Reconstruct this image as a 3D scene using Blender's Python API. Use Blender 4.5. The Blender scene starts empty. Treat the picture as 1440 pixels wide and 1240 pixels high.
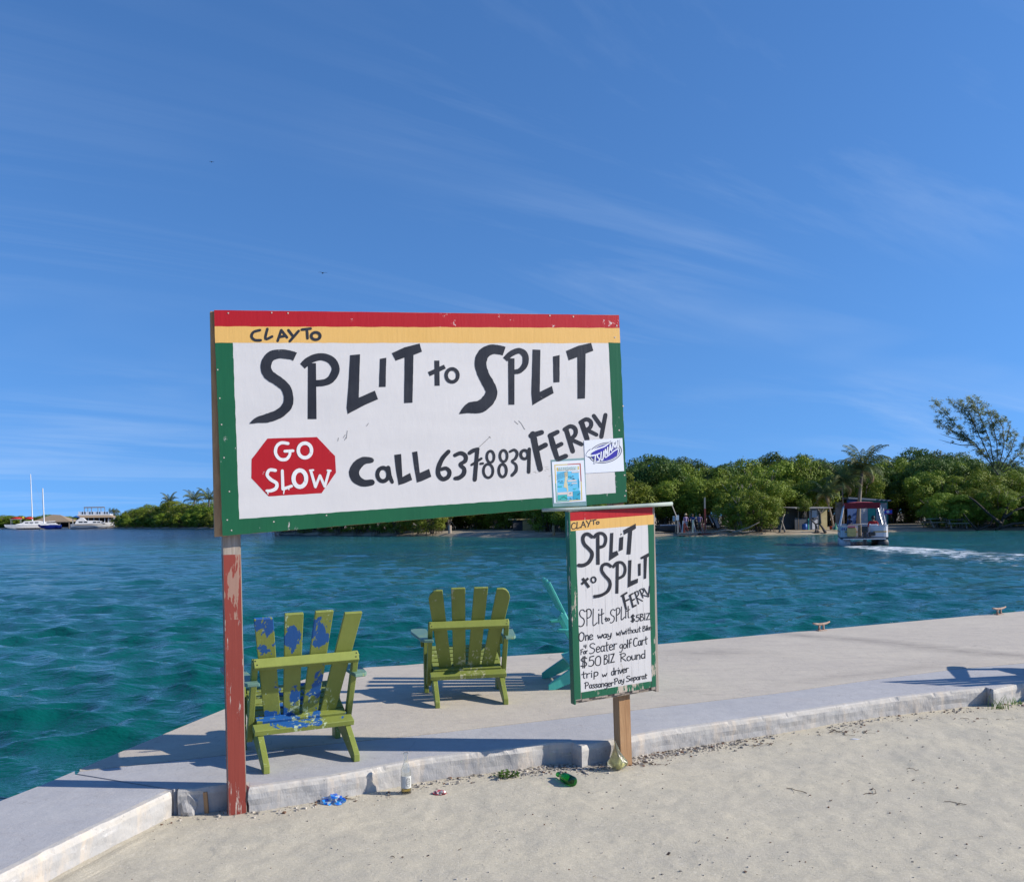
import bpy, bmesh, math, random
import numpy as np
from mathutils import Vector, Matrix, noise as mnoise
R = math.radians
S = bpy.context.scene
COL = S.collection
random.seed(7)

# ------------------------------------------------------------------ camera
F = 1240.0; CU, CV = 720.0, 725.0; HC = 1.60; ROLL = R(-1.0)
cd = bpy.data.cameras.new('camera'); cam = bpy.data.objects.new('camera', cd); COL.objects.link(cam)
cd.sensor_fit = 'HORIZONTAL'; cd.sensor_width = 36.0; cd.lens = 36.0*F/1440.0
cd.shift_y = (CV-620.0)/1440.0; cd.clip_start = 0.05; cd.clip_end = 9000
cam.matrix_world = Matrix.Translation((0, 0, HC)) @ Matrix.Rotation(R(90), 4, 'X') @ Matrix.Rotation(ROLL, 4, 'Z')
S.camera = cam
# ------------------------------------------------------------------ light
SUN_EL, SUN_AZ = R(30.0), R(95.5)          # azimuth clockwise from +Y
sdir = Vector((math.cos(SUN_EL)*math.sin(SUN_AZ), math.cos(SUN_EL)*math.cos(SUN_AZ), math.sin(SUN_EL)))
sl = bpy.data.lights.new('sun', 'SUN'); sl.energy = 5.0; sl.angle = R(0.53); sl.color = (1.0, 0.93, 0.82)
so = bpy.data.objects.new('sun', sl); COL.objects.link(so); so.location = (30, 0, 30)
so.rotation_euler = sdir.to_track_quat('Z', 'Y').to_euler()
W = bpy.data.worlds.new('World'); S.world = W; W.use_nodes = True
wn, wl = W.node_tree.nodes, W.node_tree.links; wn.clear()
wo = wn.new('ShaderNodeOutputWorld'); wb = wn.new('ShaderNodeBackground'); wb.inputs['Strength'].default_value = 0.142
sky = wn.new('ShaderNodeTexSky'); sky.sky_type = 'NISHITA'; sky.sun_disc = False
sky.sun_elevation = SUN_EL; sky.sun_rotation = SUN_AZ; sky.altitude = 0; sky.air_density = 1.0; sky.dust_density = 0.05; sky.ozone_density = 3.0
# thin cirrus: wisps of noise over the sky directions, stretched along one heading
tc = wn.new('ShaderNodeTexCoord'); sx = wn.new('ShaderNodeSeparateXYZ'); wl.new(tc.outputs['Generated'], sx.inputs[0])
def wmath(op, a, b=None, c=None):
    n = wn.new('ShaderNodeMath'); n.operation = op
    for i, q in enumerate((a, b, c)):
        if q is None: continue
        if isinstance(q, (int, float)): n.inputs[i].default_value = q
        else: wl.new(q, n.inputs[i])
    return n.outputs[0]
zz = wmath('ADD', wmath('MAXIMUM', sx.outputs['Z'], 0.0), 0.12)
cx = wn.new('ShaderNodeCombineXYZ'); wl.new(wmath('DIVIDE', sx.outputs['X'], zz), cx.inputs[0]); wl.new(wmath('DIVIDE', sx.outputs['Y'], zz), cx.inputs[1])
mp = wn.new('ShaderNodeMapping'); mp.inputs['Scale'].default_value = (0.30, 1.25, 1)
mp0 = wn.new('ShaderNodeMapping'); mp0.inputs['Rotation'].default_value = (0, 0, R(-31)); mp0.inputs['Location'].default_value = (0.9, 0.25, 0); wl.new(cx.outputs[0], mp0.inputs[0]); wl.new(mp0.outputs[0], mp.inputs[0])
nz = wn.new('ShaderNodeTexNoise'); nz.inputs['Scale'].default_value = 1.1; nz.inputs['Detail'].default_value = 9; nz.inputs['Roughness'].default_value = 0.62; nz.inputs['Distortion'].default_value = 0.9; wl.new(mp.outputs[0], nz.inputs[0])
nz2 = wn.new('ShaderNodeTexNoise'); nz2.inputs['Scale'].default_value = 0.55; nz2.inputs['Detail'].default_value = 3; wl.new(cx.outputs[0], nz2.inputs[0])
mr = wn.new('ShaderNodeMapRange'); mr.inputs[1].default_value = 0.46; mr.inputs[2].default_value = 0.84; wl.new(nz.outputs[0], mr.inputs[0])
mr2 = wn.new('ShaderNodeMapRange'); mr2.inputs[1].default_value = 0.40; mr2.inputs[2].default_value = 0.62; wl.new(nz2.outputs[0], mr2.inputs[0])
cm = wmath('MULTIPLY', wmath('MULTIPLY', mr.outputs[0], mr2.outputs[0]), 0.42)
tint = wn.new('ShaderNodeMix'); tint.data_type = 'RGBA'; tint.blend_type = 'MULTIPLY'; tint.inputs[0].default_value = 1.0
vz = wmath('ADD', wmath('MULTIPLY', wmath('MAXIMUM', sx.outputs['Z'], -0.06), 0.80), 0.20); vc = wn.new('ShaderNodeCombineXYZ')
wl.new(sx.outputs['X'], vc.inputs[0]); wl.new(sx.outputs['Y'], vc.inputs[1]); wl.new(vz, vc.inputs[2])
vn = wn.new('ShaderNodeVectorMath'); vn.operation = 'NORMALIZE'; wl.new(vc.outputs[0], vn.inputs[0]); wl.new(vn.outputs[0], sky.inputs[0])
wl.new(sky.outputs[0], tint.inputs[6]); tint.inputs[7].default_value = (0.460, 0.735, 1.01, 1)
mx = wn.new('ShaderNodeMix'); mx.data_type = 'RGBA'; wl.new(cm, mx.inputs[0]); wl.new(tint.outputs[2], mx.inputs[6]); mx.inputs[7].default_value = (3.7, 4.5, 5.6, 1)
wl.new(mx.outputs[2], wb.inputs['Color']); wl.new(wb.outputs[0], wo.inputs[0])
S.view_settings.view_transform = 'Standard'; S.view_settings.look = 'None'; S.view_settings.gamma = 1; S.view_settings.exposure = 0.35
S.view_settings.use_curve_mapping = False
S.render.engine = 'CYCLES'; S.cycles.max_bounces = 6; S.cycles.transparent_max_bounces = 12

# ------------------------------------------------------------------ helpers
cr, sr = math.cos(ROLL), math.sin(ROLL)
def ray(u, v):
    x = (u-CU)/F; y = -(v-CV)/F
    return Vector((x*cr-y*sr, 1.0, x*sr+y*cr))
def G(u, v, z=0.0):
    d = ray(u, v); t = (z-HC)/d.z; return Vector((d.x*t, t, z))
def D(u, v, Y):
    d = ray(u, v)*Y; return Vector((d.x, d.y, d.z+HC))
def onplane(u, v, P, n):
    d = ray(u, v); o = Vector((0, 0, HC)); t = (P-o).dot(n)/d.dot(n); return o+d*t
def tag(o, label=None, cat=None, group=None, kind=None):
    for k, q in (('label', label), ('category', cat), ('group', group), ('kind', kind)):
        if q: o[k] = q
    return o
def empty(name, loc=(0, 0, 0), rz=0.0, label=None, cat=None, group=None, kind=None):
    o = bpy.data.objects.new(name, None); COL.objects.link(o); o.location = loc; o.rotation_euler = (0, 0, rz)
    o.empty_display_size = 0.2
    return tag(o, label, cat, group, kind)
def copy_tree(o, parent=None):
    c = o.copy(); COL.objects.link(c); c.parent = parent
    for ch in list(o.children): copy_tree(ch, c)
    return c
class MB:
    def __init__(s): s.v = []; s.f = []; s.m = []
    def add(s, vs, fs, mi=0):
        b = len(s.v); s.v += [tuple(p) for p in vs]
        for f in fs: s.f.append(tuple(b+i for i in f)); s.m.append(mi)
        return s
    def box(s, c, d, rot=None, mi=0):
        c = Vector(c); vs = []
        for x in (-.5, .5):
            for y in (-.5, .5):
                for z in (-.5, .5):
                    p = Vector((x*d[0], y*d[1], z*d[2]))
                    if rot is not None: p = rot @ p
                    vs.append(c+p)
        return s.add(vs, [(0, 1, 3, 2), (4, 6, 7, 5), (0, 4, 5, 1), (2, 3, 7, 6), (0, 2, 6, 4), (1, 5, 7, 3)], mi)
    def beam(s, a, b, w, h, up=(0, 0, 1), mi=0):
        a, b = Vector(a), Vector(b); d = b-a; L = d.length; d.normalize()
        x = d.cross(Vector(up)); x = x.normalized() if x.length > 1e-6 else Vector((1, 0, 0)); z = x.cross(d)
        M = Matrix((x, d, z)).transposed()
        return s.box((a+b)/2, (w, L, h), M, mi)
    def prism(s, pts, vec, mi=0):
        vec = Vector(vec); n = len(pts); pts = [Vector(p) for p in pts]
        nn = Vector((0, 0, 0))
        for i in range(n): nn += pts[i].cross(pts[(i+1) % n])
        if nn.dot(vec) > 0: pts = pts[::-1]
        vs = pts+[p+vec for p in pts]
        fs = [tuple(range(n)), tuple(range(2*n-1, n-1, -1))]+[(i, i+n, (i+1) % n+n, (i+1) % n) for i in range(n)]
        return s.add(vs, fs, mi)
    def tube(s, pts, rad, n=8, mi=0, cap=True):
        pts = [Vector(p) for p in pts]
        if not isinstance(rad, (list, tuple)): rad = [rad]*len(pts)
        vs = []; x = None
        for i, p in enumerate(pts):
            d = (pts[min(i+1, len(pts)-1)]-pts[max(i-1, 0)]).normalized()
            if x is None:
                x = d.orthogonal().normalized()
            else:
                x = x-d*x.dot(d); x = x.normalized() if x.length > 1e-6 else d.orthogonal().normalized()
            y = d.cross(x)
            for k in range(n):
                a = 2*math.pi*k/n; vs.append(p+(x*math.cos(a)+y*math.sin(a))*rad[i])
        fs = []
        for i in range(len(pts)-1):
            for k in range(n):
                fs.append((i*n+k, i*n+(k+1) % n, (i+1)*n+(k+1) % n, (i+1)*n+k))
        if cap: fs += [tuple(range(n-1, -1, -1)), tuple((len(pts)-1)*n+k for k in range(n))]
        return s.add(vs, fs, mi)
    def lathe(s, prof, n=20, M=None, mi=0):
        vs = []
        for r, z in prof:
            for k in range(n):
                a = 2*math.pi*k/n; p = Vector((r*math.cos(a), r*math.sin(a), z)); vs.append(M @ p if M else p)
        fs = []
        for i in range(len(prof)-1):
            for k in range(n): fs.append((i*n+k, i*n+(k+1) % n, (i+1)*n+(k+1) % n, (i+1)*n+k))
        return s.add(vs, fs, mi)
    def build(s, name, mats, parent=None, bevel=0, smooth=False, origin=None, seg=1):
        if not isinstance(mats, (list, tuple)): mats = [mats]
        me = bpy.data.meshes.new(name)
        vs = s.v
        if origin is not None: vs = [(p[0]-origin[0], p[1]-origin[1], p[2]-origin[2]) for p in vs]
        me.from_pydata(vs, [], s.f)
        for m in mats: me.materials.append(m)
        if len(mats) > 1: me.polygons.foreach_set('material_index', s.m)
        if bevel:
            bm = bmesh.new(); bm.from_mesh(me)
            bmesh.ops.bevel(bm, geom=[e for e in bm.edges if len(e.link_faces) == 2 and e.calc_face_angle(0) > 0.5], offset=bevel, segments=seg, profile=0.6, affect='EDGES', clamp_overlap=True)
            bm.to_mesh(me); bm.free()
        if smooth: me.polygons.foreach_set('use_smooth', [True]*len(me.polygons))
        me.update()
        o = bpy.data.objects.new(name, me); COL.objects.link(o)
        if parent is not None: o.parent = parent
        if origin is not None: o.location = origin
        return o
def ico(mb, c, r, sub=1, jit=0.0, scale=(1, 1, 1), mi=0, seed=0):
    bm = bmesh.new(); bmesh.ops.create_icosphere(bm, subdivisions=sub, radius=1)
    rr = random.Random(seed); off = Vector((rr.random()*50, rr.random()*50, rr.random()*50))
    vs = []
    for w in bm.verts:
        k = 1+jit*mnoise.noise(w.co*1.7+off)*2
        vs.append((c[0]+w.co.x*r*scale[0]*k, c[1]+w.co.y*r*scale[1]*k, c[2]+w.co.z*r*scale[2]*k))
    mb.add(vs, [tuple(w.index for w in f.verts) for f in bm.faces], mi); bm.free()

# ------------------------------------------------------------------ materials
class NT:
    def __init__(s, name):
        s.mat = bpy.data.materials.new(name); s.mat.use_nodes = True
        s.t = s.mat.node_tree; s.n = s.t.nodes; s.l = s.t.links; s.n.clear()
        s.out = s.n.new('ShaderNodeOutputMaterial'); s.b = s.n.new('ShaderNodeBsdfPrincipled'); s.l.new(s.b.outputs[0], s.out.inputs[0])
        s.tc = s.n.new('ShaderNodeTexCoord')
    def set(s, inp, val, node=None):
        node = node or s.b; i = node.inputs[inp]
        if hasattr(val, 'is_output') or isinstance(val, bpy.types.NodeSocket): s.l.new(val, i)
        elif isinstance(val, (tuple, list)) and len(val) == 3 and i.type == 'RGBA': i.default_value = (*val, 1)
        else: i.default_value = val
        return s
    def map(s, scale=(1, 1, 1), rot=(0, 0, 0), src='Object'):
        m = s.n.new('ShaderNodeMapping'); m.inputs['Scale'].default_value = scale; m.inputs['Rotation'].default_value = rot
        s.l.new(s.tc.outputs[src], m.inputs[0]); return m.outputs[0]
    def noise(s, sc, det=4, rough=.55, vec=None, dist=0, out=0):
        n = s.n.new('ShaderNodeTexNoise'); n.inputs['Scale'].default_value = sc; n.inputs['Detail'].default_value = det
        n.inputs['Roughness'].default_value = rough; n.inputs['Distortion'].default_value = dist
        s.l.new(vec if vec is not None else s.tc.outputs['Object'], n.inputs[0]); return n.outputs[out]
    def voro(s, sc, vec=None, feat='F1', out=0):
        n = s.n.new('ShaderNodeTexVoronoi'); n.feature = feat; n.inputs['Scale'].default_value = sc
        s.l.new(vec if vec is not None else s.tc.outputs['Object'], n.inputs[0]); return n.outputs[out]
    def rng(s, x, a, b, c=0, d=1):
        n = s.n.new('ShaderNodeMapRange'); s.l.new(x, n.inputs[0])
        for i, q in enumerate((a, b, c, d)): n.inputs[i+1].default_value = q
        return n.outputs[0]
    def math(s, op, a, b=0.0):
        n = s.n.new('ShaderNodeMath'); n.operation = op
        for i, q in enumerate((a, b)):
            if isinstance(q, (int, float)): n.inputs[i].default_value = q
            else: s.l.new(q, n.inputs[i])
        return n.outputs[0]
    def mix(s, f, a, b, mode='MIX'):
        n = s.n.new('ShaderNodeMix'); n.data_type = 'RGBA'; n.blend_type = mode
        for i, q in ((0, f), (6, a), (7, b)):
            if isinstance(q, (int, float)): n.inputs[i].default_value = q
            elif isinstance(q, tuple): n.inputs[i].default_value = (*q, 1)
            else: s.l.new(q, n.inputs[i])
        return n.outputs[2]
    def bump(s, h, strength=.3, dist=.01, prev=None):
        n = s.n.new('ShaderNodeBump'); n.inputs['Strength'].default_value = strength; n.inputs['Distance'].default_value = dist
        s.l.new(h, n.inputs['Height'])
        if prev is not None: s.l.new(prev, n.inputs['Normal'])
        s.l.new(n.outputs[0], s.b.inputs['Normal']); return n.outputs[0]
def simple(name, c, rough=.6, c2=None, sc=6, metal=0, bump=.15, bsc=None, stretch=(1, 1, 1), spec=.5):
    t = NT(name); c2 = c2 or tuple(q*.72 for q in c); v = t.map(stretch)
    t.set('Base Color', t.mix(t.rng(t.noise(sc, 6, .6, v), .35, .65), c, c2)); t.set('Roughness', rough); t.set('Metallic', metal)
    t.set('Specular IOR Level', spec)
    if bump: t.bump(t.noise(bsc or sc*5, 5, .6, v), bump, .01)
    return t.mat
def painted(name, c, chip=(.55, .52, .48), amt=.70, c2=None, rough=.5, sc=9, grain=(1, 1, 1), big=None, bigamt=.6, bigsc=5, local=False):
    """brushed paint with chips that show what lies beneath; optional big peeling patches of an older coat"""
    t = NT(name); v = t.map(grain); c2 = c2 or tuple(q*.78 for q in c)
    col = t.mix(t.rng(t.noise(sc*.6, 6, .65, v), .3, .7), c, c2)
    if big is not None:
        q = t.math('ADD', t.noise(bigsc, 7, .62, v, .4), t.math('MULTIPLY', t.noise(bigsc*6, 3, .5, v), .10))
        if local:
            sp = t.n.new('ShaderNodeSeparateXYZ'); t.l.new(t.tc.outputs['Object'], sp.inputs[0])
            for (px_, pz_, rx_, rz_, k_) in ((-.25, .79, .08, .13, .22), (-.095, .76, .05, .12, .19), (.065, .77, .07, .11, .19), (-.12, .50, .06, .08, .14), (.085, .44, .06, .20, .15), (-.06, .34, .06, .10, .13), (-.17, .27, .10, .06, .16), (.02, .235, .26, .030, .15)):
                d = t.math('ADD', t.math('POWER', t.math('DIVIDE', t.math('ABSOLUTE', t.math('SUBTRACT', sp.outputs[0], px_)), rx_), 2.0), t.math('POWER', t.math('DIVIDE', t.math('ABSOLUTE', t.math('SUBTRACT', sp.outputs[2], pz_)), rz_), 2.0))
                q = t.math('ADD', q, t.math('MULTIPLY', t.rng(d, 0, 1.6, 1, 0), k_))
            q = t.math('SUBTRACT', q, t.rng(sp.outputs[2], .16, .20, .3, .0)); q = t.math('SUBTRACT', q, .065)
        pm = t.rng(q, bigamt, bigamt+.012)
        col = t.mix(pm, col, big)
    m = t.rng(t.math('MULTIPLY', t.noise(sc*4, 7, .75, v), t.rng(t.noise(sc*.7, 3, .5, v), .3, .7, .55, 1.0)), amt*.74, amt*.74+.02)
    col = t.mix(m, col, chip)
    t.set('Base Color', col); t.set('Roughness', rough); t.set('Specular IOR Level', .35)
    b = t.bump(t.noise(sc*6, 6, .7, t.map((grain[0]*1, grain[1]*1, grain[2]*.12))), .35, .004)
    t.bump(m, .35, -.002, b)
    return t.mat
def wood(name, c, c2, sc=12, rough=.7, axis=2, bump=.4):
    t = NT(name); s = [6, 6, 6]; s[axis] = .5; v = t.map(tuple(s))
    g = t.noise(sc*.5, 8, .65, v, 1.2)
    col = t.mix(t.rng(g, .32, .68), c, c2); k = t.rng(t.noise(2.2, 3, .5, t.map()), .6, .75, 0, .5)
    t.set('Base Color', t.mix(k, col, tuple(q*.5 for q in c2))); t.set('Roughness', rough); t.bump(g, bump, .006); return t.mat
def leafmat(name, a, b, c, tr=.25, sc=.9):
    t = NT(name)
    oi = t.n.new('ShaderNodeObjectInfo')
    col = t.mix(t.rng(t.noise(sc, 3, .6), .36, .66), a, b)
    col = t.mix(t.rng(t.noise(9, 2, .5), .40, .75), col, c)
    hv = t.n.new('ShaderNodeHueSaturation'); t.l.new(col, hv.inputs['Color']); t.l.new(t.rng(oi.outputs['Random'], 0, 1, .485, .515), hv.inputs['Hue']); t.l.new(t.rng(oi.outputs['Random'], 0, 1, .75, 1.2), hv.inputs['Value'])
    t.set('Base Color', hv.outputs[0]); t.set('Roughness', .55); t.set('Specular IOR Level', .25)
    tr_ = t.n.new('ShaderNodeBsdfTranslucent'); t.l.new(hv.outputs[0], tr_.inputs[0]); ms = t.n.new('ShaderNodeMixShader'); ms.inputs[0].default_value = tr
    t.l.new(t.b.outputs[0], ms.inputs[1]); t.l.new(tr_.outputs[0], ms.inputs[2]); t.l.new(ms.outputs[0], t.out.inputs[0]); return t.mat
M = {}
M['olive'] = painted('olive_paint', (.228, .268, .060), (.42, .42, .26), .69, (.168, .202, .042), .48, 7, (1, 1, .5))
M['olive_peel'] = painted('olive_paint_peeling', (.228, .268, .060), (.42, .50, .30), .70, (.168, .202, .042), .48, 7, (1, 1, .5), big=(.014, .088, .29), bigamt=.620, bigsc=8.5, local=True)
M['teal'] = painted('teal_paint', (.075, .47, .40), (.45, .42, .35), .72, (.055, .38, .33), .42, 7)
M['green_arm'] = painted('weathered_bluegreen_paint', (.15, .26, .19), (.24, .32, .12), .66, (.10, .20, .17), .5, 7)
M['sign_white'] = painted('sign_white_paint', (.64, .615, .60), (.34, .33, .32), .80, (.575, .555, .545), .5, 4, (.5, .5, 1.6))
M['sign_white2'] = painted('sign_white_paint_old', (.64, .62, .605), (.42, .37, .31), .765, (.59, .57, .56), .5, 6, (1, 1, .15))
M['sign_red'] = painted('sign_red_paint', (.41, .006, .012), (.62, .55, .52), .775, (.38, .006, .009), .4, 6)
M['sign_yellow'] = painted('sign_yellow_paint', (.72, .43, .13), (.5, .4, .3), .96, (.68, .40, .11), .45, 6)
M['sign_green'] = painted('sign_green_paint', (.009, .085, .035), (.48, .45, .42), .75, (.012, .115, .045), .35, 5, (1, 1, .5))
M['sign_green_old'] = painted('sign_green_paint_worn', (.012, .10, .05), (.50, .42, .34), .625, (.016, .13, .065), .4, 7, (1, 1, .22))
M['sign_red_old'] = painted('sign_red_paint_worn', (.45, .010, .014), (.55, .45, .40), .68, (.36, .008, .01), .45, 7, (1, 1, .3))
M['sign_black'] = painted('black_lettering_paint', (.014, .014, .018), (.16, .16, .17), .80, (.034, .034, .040), .38, 7)
M['white_letter'] = painted('white_lettering_paint', (.74, .73, .72), (.6, .4, .4), .98, (.68, .67, .66), .4, 8)
M['post_red'] = painted('red_post_paint', (.26, .048, .032), (.50, .42, .35), .645, (.215, .038, .026), .55, 7, (1.6, 1.6, .16))
M['post_red_top'] = painted('red_post_paint_ragged', (.26, .048, .032), (.50, .42, .35), .73, (.215, .038, .026), .55, 7, (1.2, 1.2, .25), big=(.33, .19, .14), bigamt=.57, bigsc=11)
M['raw_wood'] = wood('raw_pine', (.46, .27, .13), (.30, .155, .065))
M['grey_wood'] = wood('grey_weathered_wood', (.30, .245, .19), (.15, .12, .095))
M['pale_wood'] = wood('pale_weathered_wood', (.42, .36, .30), (.24, .19, .15))
M['bark'] = wood('grey_bark', (.17, .13, .10), (.08, .06, .045), 20, .9, 2, .8)
M['bark_shaded'] = wood('shaded_bark', (.075, .058, .045), (.035, .027, .02), 20, .9, 2, .8)  # bark colour darkened to carry the shade the trunks stand in
M['palebark'] = wood('pale_bark', (.33, .28, .23), (.17, .14, .11), 20, .9, 2, .8)
M['leaf'] = leafmat('mangrove_leaves', (.105, .170, .014), (.175, .24, .018), (.28, .33, .04), .22)
M['leaf_dark'] = leafmat('dark_leaves', (.045, .092, .018), (.075, .135, .024), (.12, .18, .035))
M['leaf_far'] = leafmat('feathery_leaves', (.085, .125, .040), (.11, .155, .045), (.16, .19, .06))
M['palm_leaf'] = leafmat('palm_leaflets', (.075, .115, .030), (.12, .155, .040), (.21, .21, .09), .2, 2)
M['palm_dry'] = leafmat('dry_palm_leaflets', (.24, .17, .08), (.18, .13, .06), (.33, .24, .12), .2, 2)
M['white_gel'] = simple('white_gelcoat', (.70, .70, .70), .3, (.62, .62, .62), 2, bump=0)
M['hull_white'] = simple('scuffed_white_hull', (.55, .56, .58), .4, (.46, .47, .50), 3, bump=.05)
M['alu'] = simple('aluminium_tube', (.62, .62, .63), .35, metal=.6, bump=0)
M['dark'] = simple('dark_parts_and_shade', (.012, .012, .014), .8)  # near-black: shade painted into openings, also plain dark parts
M['black_plastic'] = simple('black_plastic', (.018, .018, .02), .35, bump=0)
M['glass_dark'] = simple('tinted_glass', (.02, .025, .035), .08, bump=0)
M['maroon'] = simple('maroon_canvas', (.26, .012, .020), .8, (.19, .009, .014), 5)
M['red_fabric'] = simple('red_fabric', (.50, .012, .015), .8)
M['navy'] = simple('navy_fabric', (.012, .022, .08), .8)
M['lilac'] = simple('lilac_fabric', (.22, .17, .33), .8)
M['khaki'] = simple('khaki_fabric', (.25, .20, .14), .85)
M['white_cloth'] = simple('white_fabric', (.6, .6, .6), .85)
M['skin'] = simple('brown_skin', (.20, .10, .06), .5, bump=0)
M['hair'] = simple('black_hair', (.012, .01, .01), .6)
M['straw'] = simple('pale_straw', (.5, .42, .28), .8)
M['blue_paint'] = simple('blue_paint', (.015, .075, .26), .6)
M['blue_barrel'] = simple('blue_plastic', (.015, .10, .38), .4, bump=0)
M['turq'] = simple('turquoise_paint', (.03, .36, .31), .6)
M['white_wall'] = simple('chalky_white_wall', (.50, .50, .53), .85, (.36, .37, .40), 2)
M['tan_wall'] = simple('tan_plywood', (.46, .37, .18), .85, (.36, .28, .13), 2)
M['grey_wall'] = simple('grey_board_wall', (.26, .26, .28), .85, (.16, .16, .17), 2)
M['tin'] = simple('weathered_tin_roof', (.34, .34, .34), .5, (.24, .20, .18), 3, metal=.2)
M['bluetin'] = simple('blue_tin_roof', (.10, .14, .22), .6, (.07, .10, .15), 3)
M['rope'] = simple('frayed_rope', (.45, .43, .38), .9)
M['rust'] = simple('rusty_metal', (.30, .17, .11), .8, (.42, .33, .27), 14, metal=.1, bump=.6)
M['orange'] = simple('orange_plastic', (.6, .06, .02), .4, bump=0)
M['tank'] = simple('yellowed_fuel_tank', (.58, .42, .14), .45, bump=.05)
M['gold'] = simple('gold_stripe', (.50, .30, .06), .5, bump=0)
M['dgrey'] = simple('dark_grey_paint', (.05, .055, .065), .5)
M['galv'] = painted('weathered_pale_green_pole', (.36, .40, .36), (.24, .19, .14), .76, (.26, .34, .31), .6, 9)
def thatchm():
    t = NT('dry_thatch'); v = t.map((9, 9, 1.2)); g = t.noise(3, 8, .7, v)
    t.set('Base Color', t.mix(t.rng(g, .35, .65), (.36, .27, .175), (.17, .125, .085))); t.set('Roughness', .95); t.bump(g, .8, .05); return t.mat
M['thatch'] = thatchm()
def glassm(name, c, rough=.03):
    t = NT(name); t.set('Base Color', c); t.set('Roughness', rough); t.set('Transmission Weight', 1.0); t.set('IOR', 1.45); return t.mat
M['clear_glass'] = glassm('clear_glass', (.93, .95, .94)); M['green_glass'] = glassm('green_glass', (.05, .55, .12))
M['beer'] = glassm('pale_beer', (.75, .55, .12)); M['bag_plastic'] = glassm('cloudy_plastic', (.83, .84, .62), .35)
def concrete(name, a, b, stain, streak=False, marks=()):
    t = NT(name); v = t.map((1, 1, 1)); vs = t.map((1.0, 5.0, 1.0), (0, 0, R(22)))
    col = t.mix(t.rng(t.noise(1.3, 8, .68, v), .3, .72), a, b)
    col = t.mix(t.rng(t.noise(1.7, 7, .68, vs, .8), .50, .72, 0, .65), col, stain)
    col = t.mix(t.rng(t.noise(.55, 6, .7, v, .4), .54, .66, 0, .35), col, tuple(min(1, q*1.22) for q in a))
    wv = t.noise(.9, 4, .6, v, 1.5); col = t.mix(t.rng(t.math('ABSOLUTE', t.math('SUBTRACT', wv, .5)), 0, .0035, .45, 0), col, tuple(q*.5 for q in stain))
    col = t.mix(t.rng(t.noise(55, 5, .8, v), .38, .66, 0, .40), col, tuple(q*.74 for q in a)); col = t.mix(t.rng(t.noise(12, 6, .75, v), .42, .70, 0, .35), col, tuple(q*.80 for q in b))
    col = t.mix(t.rng(t.noise(7, 6, .75, v), .66, .72, 0, .45), col, tuple(q*.66 for q in stain))
    col = t.mix(t.rng(t.voro(38, v), .0, .075, .55, 0), col, (.10, .09, .08))
    for (x0, y0, x1, y1, wd, k_) in marks:      # long drip and tyre stains dried into the slab
        sp = t.n.new('ShaderNodeSeparateXYZ'); t.l.new(t.map(), sp.inputs[0]); L = math.hypot(x1-x0, y1-y0); ux, uy = (x1-x0)/L, (y1-y0)/L
        al = t.math('ADD', t.math('MULTIPLY', t.math('SUBTRACT', sp.outputs[0], x0), ux), t.math('MULTIPLY', t.math('SUBTRACT', sp.outputs[1], y0), uy))
        ac = t.math('ADD', t.math('MULTIPLY', t.math('SUBTRACT', sp.outputs[0], x0), -uy), t.math('MULTIPLY', t.math('SUBTRACT', sp.outputs[1], y0), ux))
        ac = t.math('ADD', ac, t.math('MULTIPLY', t.math('SUBTRACT', t.noise(1.2, 4, .6), .5), wd*1.6))
        mk = t.math('MULTIPLY', t.rng(t.math('ABSOLUTE', ac), 0, wd, 1, 0), t.math('MULTIPLY', t.rng(al, -.2, .5), t.rng(al, L-.5, L+.3, 1, 0)))
        col = t.mix(t.math('MULTIPLY', t.math('MULTIPLY', mk, t.rng(t.noise(5, 6, .75, t.map((1, 3, 1), (0, 0, -math.atan2(uy, ux)))), .35, .6, .25, 1)), k_), col, tuple(q*.62 for q in stain))
    if streak:
        sz = t.n.new('ShaderNodeSeparateXYZ'); t.l.new(v, sz.inputs[0]); col = t.mix(t.rng(t.math('ADD', sz.outputs[2], t.math('MULTIPLY', t.noise(6, 4, .6, v), .03)), .120, .128, 0, .75), col, (.50, .47, .425))
        col = t.mix(t.rng(t.noise(42, 5, .8, v), .60, .66, 0, .7), col, (.17, .16, .15)); col = t.mix(t.rng(t.noise(14, 6, .75, v), .40, .65, 0, .4), col, (.29, .285, .28))
        w = t.map((3.2, 3.2, .9)); col = t.mix(t.rng(t.noise(2.6, 7, .65, w, .5), .50, .64, 0, .55), col, (.56, .47, .37))
        col = t.mix(t.rng(t.noise(9, 5, .7, t.map((1, 1, 3))), .60, .70, 0, .5), col, (.62, .60, .58))
    t.set('Base Color', col); t.set('Roughness', .85); t.set('Specular IOR Level', .3)
    br = t.noise(1.0, 3, .6, t.map((170, 9, 9), (0, 0, R(-28))))
    p = t.bump(br, .22, .003); p = t.bump(t.noise(95, 6, .7, v), .35, .004, p); t.bump(t.noise(5, 5, .6, v), .35, .02, p); return t.mat
M['conc_near'] = concrete('trowelled_grey_concrete', (.445, .435, .430), (.365, .362, .380), (.40, .37, .36))
M['conc_far'] = concrete('pale_concrete', (.525, .468, .385), (.46, .41, .35), (.37, .325, .285), marks=((3.0, 10.7, 5.6, 7.9, .30, .75), (1.3, 9.3, 2.6, 9.0, .40, .6), (-.6, 7.6, .9, 7.9, .30, .4), (2.2, 7.4, 4.2, 8.3, .20, .4)))
M['conc_face'] = concrete('rough_kerb_face', (.45, .435, .41), (.34, .34, .35), (.47, .42, .36), True)
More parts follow.
